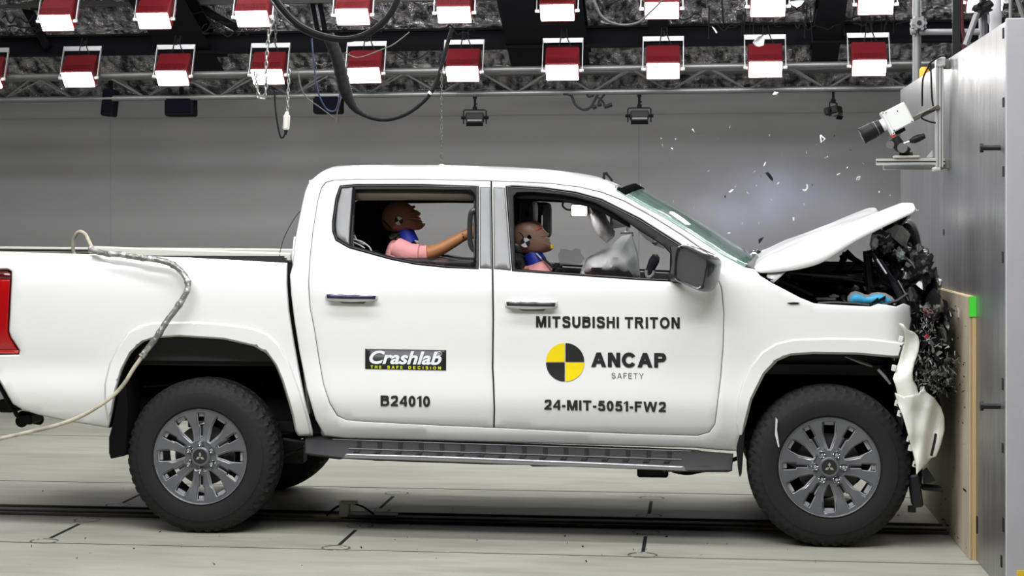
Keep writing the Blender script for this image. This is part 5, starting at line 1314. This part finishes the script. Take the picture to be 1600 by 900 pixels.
# ================================================================== CAB INTERIOR
# floor, dash, door cards (dark)
ix0, ix1 = wx(500, 400, .3), wx(1150, 420, .3)
make('cab_floor', MB().box(((ix0+ix1)/2, YC, .62), (ix1-ix0, 1.7, .04)).box((ix1-.02, YC, .95), (.04, 1.6, .62)), gap, T, smooth=False)
dc = [(552, 392), (600, 404), (660, 414), (742, 419), (742, 640), (560, 640), (520, 560), (500, 450)]
for nm, q in (('door_card', [(500, 392), (552, 392), (600, 405), (660, 415), (745, 421), (745, 640), (545, 640), (510, 560)]), ('door_card', [(795, 424), (900, 431), (1045, 440), (1110, 445), (1110, 660), (795, 650)])):
    panel(nm, q, [], mat('card_dark', (.03, .03, .032), .6), T, off=.06, thick=.04, step=22, rim=0, roll=0, both=True)
for x0, x1, nm in ((740, 800, 'centre_pillar'), (516, 556, 'rear_pillar')):
    panel(nm, [(x0, 296), (x1, 296), (x1, 430), (x0, 430)] if x0 > 700 else [(526, 296), (553, 296), (549, 400), (520, 380)], [], mat('pillar_trim', (.05, .055, .06), .7), T, off=.055, thick=.02, step=16, rim=0, roll=0, both=True)
dash = MB().blob((ix1-.26, YC, 1.10), (.26, .78, .16), 2, .06, lv=4); make('dashboard', dash, mat('dash_black', (.02, .02, .024), .6), T)
def seat(px, Y, wdt, zt, label=None, hr=True):
    x = wx(px, 380, Y)
    Mr = Matrix.Rotation(R(-14), 3, 'Y')
    s = make('seat_back', MB().box((x, Y, 1.13), (.16, wdt, .62), Mr, bev=.06), seatm, T)
    make('seat_cushion', MB().box((x+.30, Y, .84), (.52, wdt, .14), bev=.05), seatm, T)
    if hr: make('headrest', MB().box((x-.115, Y, zt), (.10, .27, .20), Mr, bev=.04).tube([(x-.1, Y-.06, zt-.2), (x-.1, Y-.06, zt-.05)], .006, 6).tube([(x-.1, Y+.06, zt-.2), (x-.1, Y+.06, zt-.05)], .006, 6), seatm, s)
    return x
seat(815, .50, .50, 1.58, hr=False); seat(838, 1.36, .50, 1.55, hr=False)
# headrests at their photographed places
def hrest(x0, x1, y0, y1, Y, dy=.13, lean=0):
    pts = rnd([(x0+3, y0), (x1-3, y0), (x1, y0+6), (x1, y1-6), (x1-3, y1), (x0+3, y1), (x0, y1-6), (x0, y0+6)], 1); mb = MB()
    rows = [[P((x0+x1)/2+(x-(x0+x1)/2)*k_, (y0+y1)/2+(y-(y0+y1)/2)*k_, Y)+Vector((0, yy, 0)) for x, y in pts] for k_, yy in ((.3, -dy-.01), (.85, -dy), (1, -dy+.03), (1, dy-.03), (.85, dy), (.3, dy+.01))]
    mb.loft(rows, close=True); return make('headrest', mb, seatm, T)
hrest(834, 860, 316, 372, 1.36); hrest(815, 838, 314, 352, .55)
seat(600, .52, .52, 1.6, hr=False); seat(600, 1.34, .52, 1.6, hr=False)
plate([(553, 322), (560, 316), (590, 314), (612, 310), (612, 345), (608, 400), (600, 404), (553, 390)], .72, .25, seatm, 'rear_seat_bolster', .03, seed=6, smooth=True)
hrest(598, 627, 308, 330, .75, .1)
# grab handle on the pillar and white harness cables behind the rear seat
mb = MB().tube(spline([P(743, 328, .18), P(738, 330, .18), P(735, 338, .18), P(734, 360, .18), P(735, 380, .18), P(739, 389, .18), P(743, 392, .18)]), .013, 8)
make('grab_handle', mb, mat('grab_black', (.03, .03, .03), .35), T)
make('dummy_cable', MB().tube(spline([P(553, 374, .25), P(566, 378, .25), P(577, 386, .25), P(581, 394, .25)]), .004, 5).tube(spline([P(553, 379, .25), P(562, 383, .25), P(570, 388, .25)]), .004, 5).tube(spline([P(554, 368, .28), P(560, 378, .26), P(570, 382, .28)]), .003, 5), fragwhite, T, label='white sensor cables behind the rear seat')
# cabin lamp
c = P(905, 329, .95)
cl_ = root('cabin_lamp', c, 'small bright camera lamp clamped inside the cab above the front window', 'lamp')
make('lamp_face', MB().box(c, (.080, .04, .055), bev=.005), mat('cabin_led', (.9, .9, .85), .5, emit=(1, .97, .9), estr=9), cl_, smooth=False)
pl = bpy.data.lights.new('cabin_lamp_light', 'AREA'); pl.energy = 5.5; pl.size = .07; pl.color = (1, .97, .92); po = bpy.data.objects.new('cabin_lamp_light', pl); col.objects.link(po); po.location = c+Vector((0, -.03, 0)); po.rotation_euler = (R(20), R(-8), 0); pl.spread = R(110)
make('lamp_frame', MB().box(c+Vector((0, .015, 0)), (.092, .03, .068), bev=.004).box(c+Vector((0, .02, .055)), (.07, .04, .03), bev=.006).box(c+Vector((0, .02, .095)), (.03, .03, .07)), mat('lamp_tan', (.2, .17, .13), .5), cl_, smooth=False)
make('lamp_cord', MB().tube(spline([P(882, 313, .95), P(879, 321, .95), P(885, 327, .95), P(893, 328, .95)]), .005, 6), cablem, cl_)
# airbags
def pillow(pl_, Y, dy, m, name, seed, label=None, amp=.25):
    L = dens(pl_, 5)
    def dist(x, y): return min(math.hypot(x-p.x, y-p.y) for p in L)
    mx = max(dist(p[0]*.5+q[0]*.5, p[1]*.5+q[1]*.5) for p in pl_ for q in pl_ if inpoly(p[0]*.5+q[0]*.5, p[1]*.5+q[1]*.5, pl_)) or 1
    def f(x, y):
        t = min(1, dist(x, y)/mx); k_ = math.sqrt(max(0, 1-(1-t)**2))
        return -dy*k_*(1+amp*noise.noise(Vector((x*.05, y*.03, seed)))) + dy*amp*.25*noise.noise(Vector((x*.14, y*.05, seed+3)))
    front = panel(name, pl_, [], m, T, thick=.004, step=6, rim=0, roll=0, estep=5, mapper=lambda x, y, o: P(x, y, Y)+Vector((0, o, 0)), fn=f, label=label)
    n0 = len(front.data.vertices); me = front.data
    vs = [v.co + ORG[T] for v in me.vertices]; fs = [tuple(p.vertices) for p in me.polygons]
    back = [Vector((v.x, 2*Y-v.y, v.z)) for v in vs]
    bpy.data.objects.remove(front)
    return make(name, MB().add(vs, fs).add(back, [tuple(reversed(f_)) for f_ in fs]), m, T, label=label)
pillow([(905, 432), (912, 412), (916, 403), (935, 393), (957, 381), (972, 368), (986, 366), (990, 380), (996, 400), (1001, 436)], .75, .26, airbag, 'front_airbag', 3, label='inflated white front airbag')
pillow([(980, 366), (987, 367), (996, 392), (1001, 436), (975, 436)], .95, .2, mat('airbag_grey', (.42, .42, .43), .8), 'front_airbag', 5)
pillow([(918, 318), (932, 319), (944, 330), (950, 344), (961, 362), (960, 370), (948, 380), (934, 368), (926, 352), (919, 335)], .98, .05, greyfab, 'visor_airbag', 8, label='grey fabric cover hanging from the roof')
pillow([(953, 331), (968, 336), (981, 347), (981, 354), (953, 358)], 1.35, .015, mat('mirror_back', (.30, .33, .36), .5), 'inside_mirror', 9, amp=.05)
make('inside_mirror_stem', MB().tube([P(974, 340, 1.2), P(981, 345, 1.2), P(981, 362, 1.2), P(976, 363, 1.2)], .010, 6), alu, T)
make('measuring_frame', MB().tube([P(970, 366, .8), P(970, 364, .8), P(989, 364, .8), P(989, 369, .8)], .004, 4), mat('dark_metal', (.06, .06, .06), .4), T)
pillow([(1004, 434), (1008, 424), (1014, 405), (1020, 397), (1027, 397), (1031, 403), (1030, 410), (1022, 424), (1015, 436)], .62, .03, mat('wheel_cover', (.035, .037, .05), .5), 'steering_wheel_rim', 11, amp=.05)
make('white_clip', MB().tube(spline([P(1010, 422, .55), P(1010, 430, .55), P(1014, 433, .55), P(1020, 429, .55), P(1022, 423, .55)]), .008, 6), fragwhite, T)
pillow([(995, 355), (1003, 361), (1025, 374), (1040, 386), (1038, 389), (1024, 384), (1008, 373), (998, 363)], 1.3, .03, mat('far_visor', (.28, .28, .30), .7), 'sun_visor', 12, amp=.05)
sgl = [(872, 398), (876, 389), (884, 389), (892, 392), (899, 388), (906, 389), (908, 396), (914, 404), (908, 412), (874, 412)]
plate(sgl, 1.68, .005, mat('crazed_glass', (.38, .52, .45), .3, alpha=.22), 'broken_side_glass', .01, seed=5)

# ================================================================== CRASH TEST DUMMIES
def head(profile, cen, Y, m, wd, parent, name='head'):
    L = spline([Vector((x, y, 0)) for x, y in profile+[profile[0]]], 4)[:-1]
    cx, cy = cen; n = 22; rows = []
    # smooth inner silhouette (features fade towards the sides)
    N = len(L); sm = []
    rad = [math.hypot(p.x-cx, p.y-cy) for p in L]; ang = [math.atan2(p.y-cy, p.x-cx) for p in L]
    for i in range(N):
        w_ = [rad[(i+k_) % N] for k_ in range(-9, 10)]; sm.append(sum(w_)/len(w_))
    for i in range(n+1):
        a = -math.pi/2+math.pi*i/n; k_ = max(.03, math.cos(a))**.62; f_ = min(1, abs(math.sin(a))*2.4); row = []
        for j in range(N):
            rr_ = (rad[j]*(1-f_)+min(sm[j], rad[j]*1.03)*f_)*k_
            low = max(0, math.sin(ang[j]))           # towards chin/neck the head narrows
            fwd = max(0, math.cos(ang[j]))
            row.append(P(cx+rr_*math.cos(ang[j]), cy+rr_*math.sin(ang[j]), Y)+Vector((0, math.sin(a)*wd*(1-.22*fwd*rr_/max(rad)), 0)))
        rows.append(row)
    return make(name, MB().loft(rows, close=True), m, parent)
def target_disc(c, r, par):
    for q in range(4):
        vs = [c]; 
        for i in range(7): a = math.pi/2*(q+i/6)+.5; vs.append(c+Vector((r*math.cos(a), 0, r*math.sin(a))))
        make('target_marker', MB().add(vs+[v+Vector((0, .004, 0)) for v in vs], [tuple(reversed(range(8)))]+[(i, i+1, i+9, i+8) for i in range(1, 7)]), decal_black if q % 2 else decal_white, par, smooth=False)
# rear dummy
YD = .50
rdm = root('crash_test_dummy', (P(630, 400, YD).x, YD, .9), 'crash test dummy in pink shirt on the rear seat, head tilted back, arm reaching forward', 'crash test dummy')
HPR = [(598, 352), (597, 340), (600, 328), (607, 319), (617, 314.5), (628, 314.5), (637, 318), (644, 323), (647.5, 328), (652.5, 330), (657.5, 333), (656.5, 335.5), (654, 338.5), (658.2, 341.5), (657.4, 343.8), (659.6, 346), (659.4, 348), (663, 351), (662, 354), (657, 358.5), (648, 359.5), (640, 359), (630, 361.5), (614, 362), (604, 359)]
head(HPR, (627, 340), YD, skin, .077, rdm)
target_disc(P(623, 345, YD-.0795), .022, rdm)
make('face_paint', MB().tube(spline([P(640, 323, YD-.03), P(645, 324, YD-.02), P(647, 323, YD)]), .008, 6), mat('paint_red_dull', (.25, .04, .03), .5), rdm, label='red painted brow')
make('face_paint', MB().tube(spline([P(648, 329.5, YD-.012), P(653, 331.5, YD-.008)]), .008, 6), mat('paint_green_dull', (.10, .22, .05), .5), rdm, label='green painted nose bridge')
make('face_paint', MB().tube([P(661, 349, YD), P(661.5, 353, YD)], .010, 6), mat('paint_lime', (.35, .38, .08), .5), rdm, label='lime painted chin')
make('head_seam', MB().tube(spline([P(598, 344, YD-.045), P(604, 350, YD-.06), P(611, 358, YD-.06), P(613, 362, YD-.05)]), .0025, 5), gap, rdm)
make('neck', MB().tube([P(632, 358, YD), P(635, 366, YD), P(638, 374, YD), P(640, 380, YD)], [.046, .046, .049, .052], 16, flat=1), blue, rdm)
make('neck_bracket', MB().blob(P(618, 369, YD-.02), (.03, .05, .018), 3, .4).blob(P(622, 373, YD-.03), (.02, .03, .02), 5, .4), mat('bracket_metal', (.10, .09, .08), .35, .6), rdm)
sh = MB()
SHP = [(604, 399), (606, 388), (611, 377), (618, 373), (632, 377), (645, 379), (655, 384), (664, 390), (668, 396), (672, 420), (668, 470), (615, 470), (605, 430)]
cx, cy = 640, 420; L = rnd(dens(SHP, 12), 1); rows = []
for i in range(17):
    a = -math.pi/2+math.pi*i/16; k_ = max(.05, math.cos(a))**.4
    rows.append([P(cx+(x-cx)*k_, cy+(y-cy)*k_, YD)+Vector((0, math.sin(a)*.20+.012*noise.noise(Vector((x*.08, y*.08, i*.3))), 0)) for x, y in L])
make('shirt', MB().loft(rows, close=True), pink, rdm)
Ya = YD-.17
make('sleeve', MB().tube(spline([P(620, 388, Ya+.02), P(638, 396, Ya), P(655, 398, Ya-.005), P(668, 397, Ya-.005)]), [.058]*8+[.055]*9+[.046]*8, 16), pink, rdm)
am = MB(); AL = spline([P(655, 399, Ya), P(672, 395, Ya-.002), P(690, 388, Ya-.005), P(710, 377, Ya-.005), P(724, 369, Ya-.005), P(733, 365, Ya-.005)], 5)
rr = [.040-.0135*min(1, i/18) for i in range(len(AL))]; rr[0] = .034
am.tube(AL, rr, 16); make('forearm', am, arm_skin, rdm)
# hand closing on the seat edge: palm and five bent fingers
hp = P(736, 363, Ya-.004); hm = MB().blob(hp+Vector((.012, 0, .004)), (.040, .022, .036), 2, .05, lv=3, rot=Matrix.Rotation(R(-35), 3, 'Y'))
for k_ in range(4):
    b0 = hp+Vector((.035, 0, .028-.017*k_)); Lf = (.062, .070, .066, .052)[k_]
    hm.tube(spline([b0-Vector((.02, 0, 0)), b0+Vector((Lf*.45, .004, .006)), b0+Vector((Lf*.8, .022, -.002)), b0+Vector((Lf*.75, .045, -.008))], 4), [.0095]*5+[.009]*4+[.008]*3+[.0065], 8)
hm.tube(spline([hp+Vector((.0, .01, .03)), hp+Vector((.025, .03, .045)), hp+Vector((.05, .04, .04))], 4), [.011]*5+[.009]*4, 8)
make('hand', hm, arm_skin, rdm)
make('arm_mark', MB().box(P(724, 370, Ya-.034), (.008, .003, .009)).box(P(723, 366, Ya-.03), (.009, .003, .003)), black, rdm)
make('seat_belt', MB().tube(spline([P(646, 377, YD-.08), P(654, 385, YD-.1), P(663, 391, YD-.11)]), .008, 6, flat=.3), black, rdm)
make('collar_strap', MB().tube(spline([P(648, 376, YD-.03), P(653, 378, YD-.05), P(655, 382, YD-.04), P(668, 391, YD-.02)]), .005, 6), fragwhite, rdm)
make('lower_hand', MB().blob(P(688, 408, Ya+.02), (.045, .035, .022), 12, .15).blob(P(676, 405, Ya+.05), (.035, .03, .02), 13, .3), mat('skin_pinkish', (.38, .19, .17), .5), rdm)
make('thigh', MB().tube([P(640, 470, YD-.1), P(720, 450, YD-.1), P(760, 450, YD-.1)], [.08, .075, .065], 14).tube([P(640, 470, YD+.1), P(720, 450, YD+.1), P(760, 450, YD+.1)], [.08, .075, .065], 14), arm_skin, rdm)
# front dummy
YF = .46
fdm = root('crash_test_dummy', (P(830, 420, YF).x, YF, .9), 'crash test dummy in the driver seat, bald head against the front window edge', 'crash test dummy')
HPF = [(802, 372), (801, 360), (805, 351), (813, 345), (824, 342.5), (834, 343.5), (842, 347.5), (847, 352), (848.5, 356.5), (852.5, 361), (858, 365.5), (857, 368), (854.4, 370.3), (859.6, 373.5), (858.6, 376.3), (860.6, 379), (860.3, 382), (864, 385.5), (863, 389.5), (857.5, 393), (846, 395.5), (832, 396), (818, 394), (807, 386)]
head(HPF, (829, 370), YF, skin2, .077, fdm)
target_disc(P(820.5, 379, YF-.0795), .025, fdm)
make('head_back_cap', MB().blob(P(812, 386, YF), (.045, .062, .035), 4, .08, lv=3, rot=Matrix.Rotation(R(15), 3, 'Y')), mat('cap_grey', (.09, .09, .09), .35), fdm)
make('face_paint', MB().tube(spline([P(836, 361.5, YF-.064), P(842, 357, YF-.052), P(847, 353.5, YF-.03)]), .0075, 6, flat=.5), redp, fdm, label='red painted brow')
make('face_paint', MB().tube(spline([P(846.5, 358.5, YF-.030), P(850, 363, YF-.018), P(855.5, 365.5, YF-.006)]), .006, 6), green, fdm, label='green painted nose bridge')
make('face_paint', MB().tube([P(861.5, 382, YF-.014), P(862.5, 388, YF-.012)], .0085, 6), yellowp, fdm, label='yellow painted chin')
make('head_cable', MB().tube(spline([P(805, 365, YF-.05), P(812, 364, YF-.07), P(817, 369, YF-.078), P(818, 374, YF-.08)]), .0025, 5), gap, fdm)
make('neck', MB().tube([P(828, 394, YF), P(834, 402, YF), P(838, 409, YF), P(840, 416, YF)], [.044, .050, .055, .055], 16), blue, fdm)
SHF = [(806, 470), (808, 424), (816, 416), (830, 414), (846, 407), (853, 408), (862, 417), (868, 424), (880, 470)]
cx, cy = 842, 450; L = rnd(dens(SHF, 12), 1); rows = []
for i in range(17):
    a = -math.pi/2+math.pi*i/16; k_ = max(.05, math.cos(a))**.4
    rows.append([P(cx+(x-cx)*k_, cy+(y-cy)*k_, YF)+Vector((0, math.sin(a)*.20+.012*noise.noise(Vector((x*.08, y*.08, i*.3))), 0)) for x, y in L])
make('shirt', MB().loft(rows, close=True), pink, fdm)
make('seat_belt', MB().tube(spline([P(848, 403, YF-.09), P(857, 411, YF-.12), P(866, 420, YF-.14)]), .012, 6, flat=.3).blob(P(872, 420, YF-.1), (.028, .04, .03), 5, .3), black, fdm)
make('collar_strap', MB().tube(spline([P(838, 396, YF-.05), P(846, 404, YF-.08), P(856, 412, YF-.11), P(862, 419, YF-.12)]), .004, 6), fragwhite, fdm)
make('upper_arm', MB().tube([P(812, 424, YF-.17), P(822, 450, YF-.18), P(850, 480, YF-.17)], [.05, .046, .04], 14), arm_skin, fdm)
make('seat_belt_anchor', MB().blob(P(808, 418, YF-.16), (.02, .03, .04), 15, .3), black, fdm)

# ================================================================== HOSE LYING OVER THE BED SIDE
hs = root('air_hose', P(150, 395, .1), 'cream hose wrapped in silvery tape looping out of the load bed past the rear wheel', 'hose')
H1 = [(118, 402, .19), (114, 388, .18), (116, 371, .16), (124, 362, .14), (133, 366, .12), (139, 377, .09), (144, 388, .06)]
make('hose_loop', MB().tube(spline([P(*p) for p in H1], 8), .0095, 10), hosem, hs)
H2 = [(141, 389, .04), (152, 393, .02), (168, 396, .0), (190, 398, -.01), (215, 402, -.02), (240, 405, -.03), (262, 410, -.03), (278, 419, -.035), (290, 433, -.04), (294, 447, -.05), (288, 463, -.06), (275, 483, -.06), (262, 500, -.07), (246, 525, -.08), (231, 545, -.08), (222, 557, -.08)]
pp = spline([P(*p) for p in H2], 8); rr = [.0158*(1+.16*noise.noise(Vector((i*.35, 0, 3)))) + (.003 if i % 17 < 2 else 0) for i in range(len(pp))]
make('taped_section', MB().tube(pp, rr, 10), foiltape, hs, label='silver taped section')
H3 = [(223, 556, -.08), (208, 577, -.085), (195, 598, -.09), (178, 617, -.10), (155, 634, -.12), (125, 651, -.14), (90, 664, -.16), (50, 674, -.18), (15, 682, -.2), (-30, 692, -.22)]
make('hose', MB().tube(spline([P(*p) for p in H3], 8), .0105, 10), hosem, hs)
make('aerial_wire', MB().tube(spline([P(434.5, 410, .16), P(438, 392, .2), P(443, 374, .25), (P(452, 355, .3)), P(464, 336, .35), P(478, 322, .4)]), .002, 5), black, T)

# ================================================================== HAZE, FRAGMENTS
random.seed(21)
def shard(c, s, m, thin=.15, kind=None):
    n = random.choice((3, 4, 5)); rot = Matrix.Rotation(random.uniform(0, 6.28), 3, 'X') @ Matrix.Rotation(random.uniform(0, 6.28), 3, 'Y') @ Matrix.Rotation(random.uniform(0, 6.28), 3, 'Z')
    L = []
    for i in range(n):
        a = 2*math.pi*(i+random.uniform(-.25, .25))/n; r = random.uniform(.45, 1); L.append((r*s[0]*math.cos(a), r*s[1]*math.sin(a)))
    top = [c+rot @ Vector((x, y, thin*s[1]*.5+.15*s[1]*math.sin(x*40))) for x, y in L]; bot = [c+rot @ Vector((x, y, -thin*s[1]*.5)) for x, y in L]
    return top+bot, [tuple(range(n)), tuple(range(2*n-1, n-1, -1))]+[(i, i+n, (i+1) % n+n, (i+1) % n) for i in range(n)]
W = [(1033, 216), (1035, 227), (1107, 267), (1122, 217), (1143, 298), (1195, 256), (1182, 290), (1202, 211), (1168, 301), (1256, 319), (1260, 238), (1222, 242), (1216, 286), (1290, 246), (1348, 255), (1374, 300), (1139, 364), (1160, 349), (1001, 289),
     (1186, 349), (1240, 342), (1149, 292), (1179, 268), (1293, 245), (1391, 305), (1324, 262), (1212, 147), (1276, 226), (1140, 199), (1083, 203), (1052, 315), (1084, 325), (1064, 342), (1205, 312), (1273, 304), (1310, 272), (1050, 232), (1056, 217)]
for (x, y) in W:
    s = random.uniform(.006, .013); vs, fs = shard(P(x, y, random.uniform(.6, 2.4)), (s*1.6, s*.7), fragwhite)
    make('flying_fragment', MB().add(vs, fs), fragwhite, smooth=False, label='tiny white fragment flying in mid-air above the bonnet', cat='fragment', group='white fragments in the air')
B = [(1304, 212), (1081, 252), (1269, 289), (1189, 275), (1046, 250), (1285, 426), (1328, 234), (1375, 352), (1133, 308)]
for (x, y) in B:
    s = random.uniform(.007, .013); vs, fs = shard(P(x, y, random.uniform(.4, 2.0)), (s*1.5, s*.8), black)
    make('flying_fragment', MB().add(vs, fs), black, smooth=False, label='tiny black fragment flying in mid-air above the bonnet', cat='fragment', group='black fragments in the air')
def flat(pts, Y, th, m, label, name='flying_fragment', holes=None):
    L = [P(x, y, Y) for x, y in pts]; n = len(L)
    for i in range(n): L[i].y += .02*math.sin(i*2.1)
    make(name, MB().add(L+[p+Vector((0, th, 0)) for p in L], [tuple(range(n)), tuple(range(2*n-1, n-1, -1))]+[(i, i+n, (i+1) % n+n, (i+1) % n) for i in range(n)]), m, smooth=False, label=label, cat='fragment')
flat([(1195.5, 270), (1200, 268.5), (1204, 273), (1208, 279), (1207.5, 283.5), (1203, 280)], 1.0, .02, black, 'largest black flying fragment, a long blade shape above the open bonnet')
flat([(1185, 374), (1189, 372), (1194, 369.5), (1191, 375), (1186, 381.5)], .8, .01, darkgloss, 'black triangular flying fragment just behind the windshield base')
flat([(1132, 305), (1134.5, 305), (1133.5, 310)], .8, .01, black, 'small black hook shaped flying fragment over the windshield')
make('flying_fragment', MB().tube([P(1282, 211, 1.), P(1283, 222.5, 1.), P(1289, 217, 1.), P(1282, 211, 1.)], .004, 4), fragclear, label='clear triangular flying fragment near the camera lens', cat='fragment')
make('flying_fragment', MB().tube(spline([P(1254, 297, .9), P(1259, 297, .9), P(1261.5, 292, .9), P(1260.5, 288, .9)]), .0045, 5), fragwhite, label='white curled flying fragment above the middle of the bonnet', cat='fragment')
make('flying_fragment', MB().tube([P(1340, 277, .9), P(1344, 275.5, .9), P(1342, 281, .9), P(1338.5, 281, .9), P(1340, 277, .9)], .003, 4), fragwhite, label='white looped flying fragment below the camera shelf', cat='fragment')
flat([(1138, 300), (1143, 296.5), (1147, 295.5), (1142, 300.5)], .9, .01, fragwhite, 'larger white flake flying over the windshield, right of the hook')
flat([(1176, 66), (1181, 60), (1186, 57), (1194, 54), (1195, 62), (1193, 71), (1186, 73), (1180, 71)], 3.6, .01, mat('paper_flake', (.42, .42, .41), .7), 'torn grey paper flake flying before the lower floodlights')
flat([(1232, 3), (1238, 2), (1250, 0), (1257, 1), (1252, 7), (1245, 12), (1238, 8)], 3.0, .01, fragclear, 'clear plastic flake at the top edge of the picture')
flat([(1112, 41), (1116, 43), (1121, 51), (1119, 52)], 3.0, .01, fragwhite, 'thin white sliver flying before the black roof beam')
flat([(1207, 148), (1210, 143), (1217, 145), (1212, 147)], 3.0, .01, fragwhite, 'white flake flying just under the truss, left of the side-turned lamp')
# shattered plastic bursting from the grille (uncountable)
for mname, m, cnt, nm, lb in (('a', darkgloss, 420, 'shattered_plastic', 'burst of shattered black plastic pieces in front of the crushed grille'), ('b', mat('debris_clear', (.30, .31, .29), .2, .2), 120, 'shattered_lamp_glass', 'burst of broken clear and silver lamp pieces in front of the crushed grille'),
                              ('c', mat('debris_grey', (.12, .12, .11), .3), 220, 'shattered_trim', 'burst of shattered grey trim crumbs in front of the crushed grille')):
    mb = MB()
    for i in range(cnt):
        u = random.random()
        if u < .55: x = random.gauss(1467, 19); y = random.gauss(586, 15)
        elif u < .85: x = random.gauss(1448, 9); y = random.uniform(470, 600)
        else: x = random.gauss(1470, 18); y = random.uniform(480, 600)
        if x < 1428 or x > 1511 or y > 622: continue
        Y = random.uniform(-.18, .25); c = P(x, y, Y)
        if c.x > 1.255: c.x = random.uniform(1.1, 1.25)
        s = random.uniform(.006, .021); vs, fs = shard(c, (s*1.4, s*.7), m); mb.add(vs, fs)
    make(nm, mb, m, smooth=False, label=lb, cat='debris', kind='stuff')
mb = MB()
for i in range(60):
    y = random.uniform(465, 870); x = 1440+random.uniform(5, 70); Y_ = random.uniform(-.2, .8); t = P(x, y, Y_); c = Vector((1.262, Y_, max(.05, t.z))); s = random.uniform(.004, .012); vs, fs = shard(c, (s*1.5, s*.7), black); mb.add(vs, fs)
make('scattered_crumbs', mb, black, smooth=False, label='black plastic crumbs spattered across the plywood sheet', cat='debris', kind='stuff')
mb = MB()
for i in range(70):
    x = random.uniform(-3.9, 1.1); y = random.uniform(-.9, 1.6); s = random.uniform(.003, .009); vs, fs = shard(Vector((x, y, .006)), (s*1.5, s*.8), black); mb.add(vs, fs)
make('floor_crumbs', mb, black, smooth=False, label='tiny dark crumbs strewn over the concrete floor around the truck', cat='debris', kind='stuff')
# smoke
m = bpy.data.materials.new('blue_haze'); m.use_nodes = True; nt = m.node_tree; nt.nodes.remove(nt.nodes['Principled BSDF'])
vp = nt.nodes.new('ShaderNodeVolumePrincipled'); vp.inputs['Color'].default_value = (.72, .76, 1, 1); vp.inputs['Anisotropy'].default_value = 0
tc = nt.nodes.new('ShaderNodeTexCoord'); n_ = nt.nodes.new('ShaderNodeTexNoise'); n_.inputs['Scale'].default_value = 2.6; n_.inputs['Detail'].default_value = 4
gr = nt.nodes.new('ShaderNodeTexGradient'); gr.gradient_type = 'QUADRATIC_SPHERE'
nt.links.new(tc.outputs['Object'], n_.inputs[0]); mp = nt.nodes.new('ShaderNodeMapping'); mp.inputs['Scale'].default_value = (1/.95, 1/.9, 1/.52); nt.links.new(tc.outputs['Object'], mp.inputs[0]); nt.links.new(mp.outputs[0], gr.inputs[0])
mr = nt.nodes.new('ShaderNodeMapRange'); mr.inputs[1].default_value = .38; mr.inputs[2].default_value = .68; mr.inputs[4].default_value = 1.0; nt.links.new(n_.outputs[0], mr.inputs[0])
mu = nt.nodes.new('ShaderNodeMath'); mu.operation = 'MULTIPLY'; nt.links.new(mr.outputs[0], mu.inputs[0]); nt.links.new(gr.outputs[0], mu.inputs[1])
mu2 = nt.nodes.new('ShaderNodeMath'); mu2.operation = 'MULTIPLY'; nt.links.new(mu.outputs[0], mu2.inputs[0]); mu2.inputs[1].default_value = 1.3
nt.links.new(mu2.outputs[0], vp.inputs['Density']); nt.links.new(vp.outputs[0], nt.nodes['Material Output'].inputs['Volume'])
c = P(1165, 325, 3.4); c.x += .1
hz = MB().blob((0, 0, 0), (.95, .9, .52), 2, .05, lv=3)
hzo = make('smoke_haze', hz, m, local=True, label='thin bluish smoke hanging in the air beyond the bonnet', cat='smoke', kind='stuff'); hzo.location = c
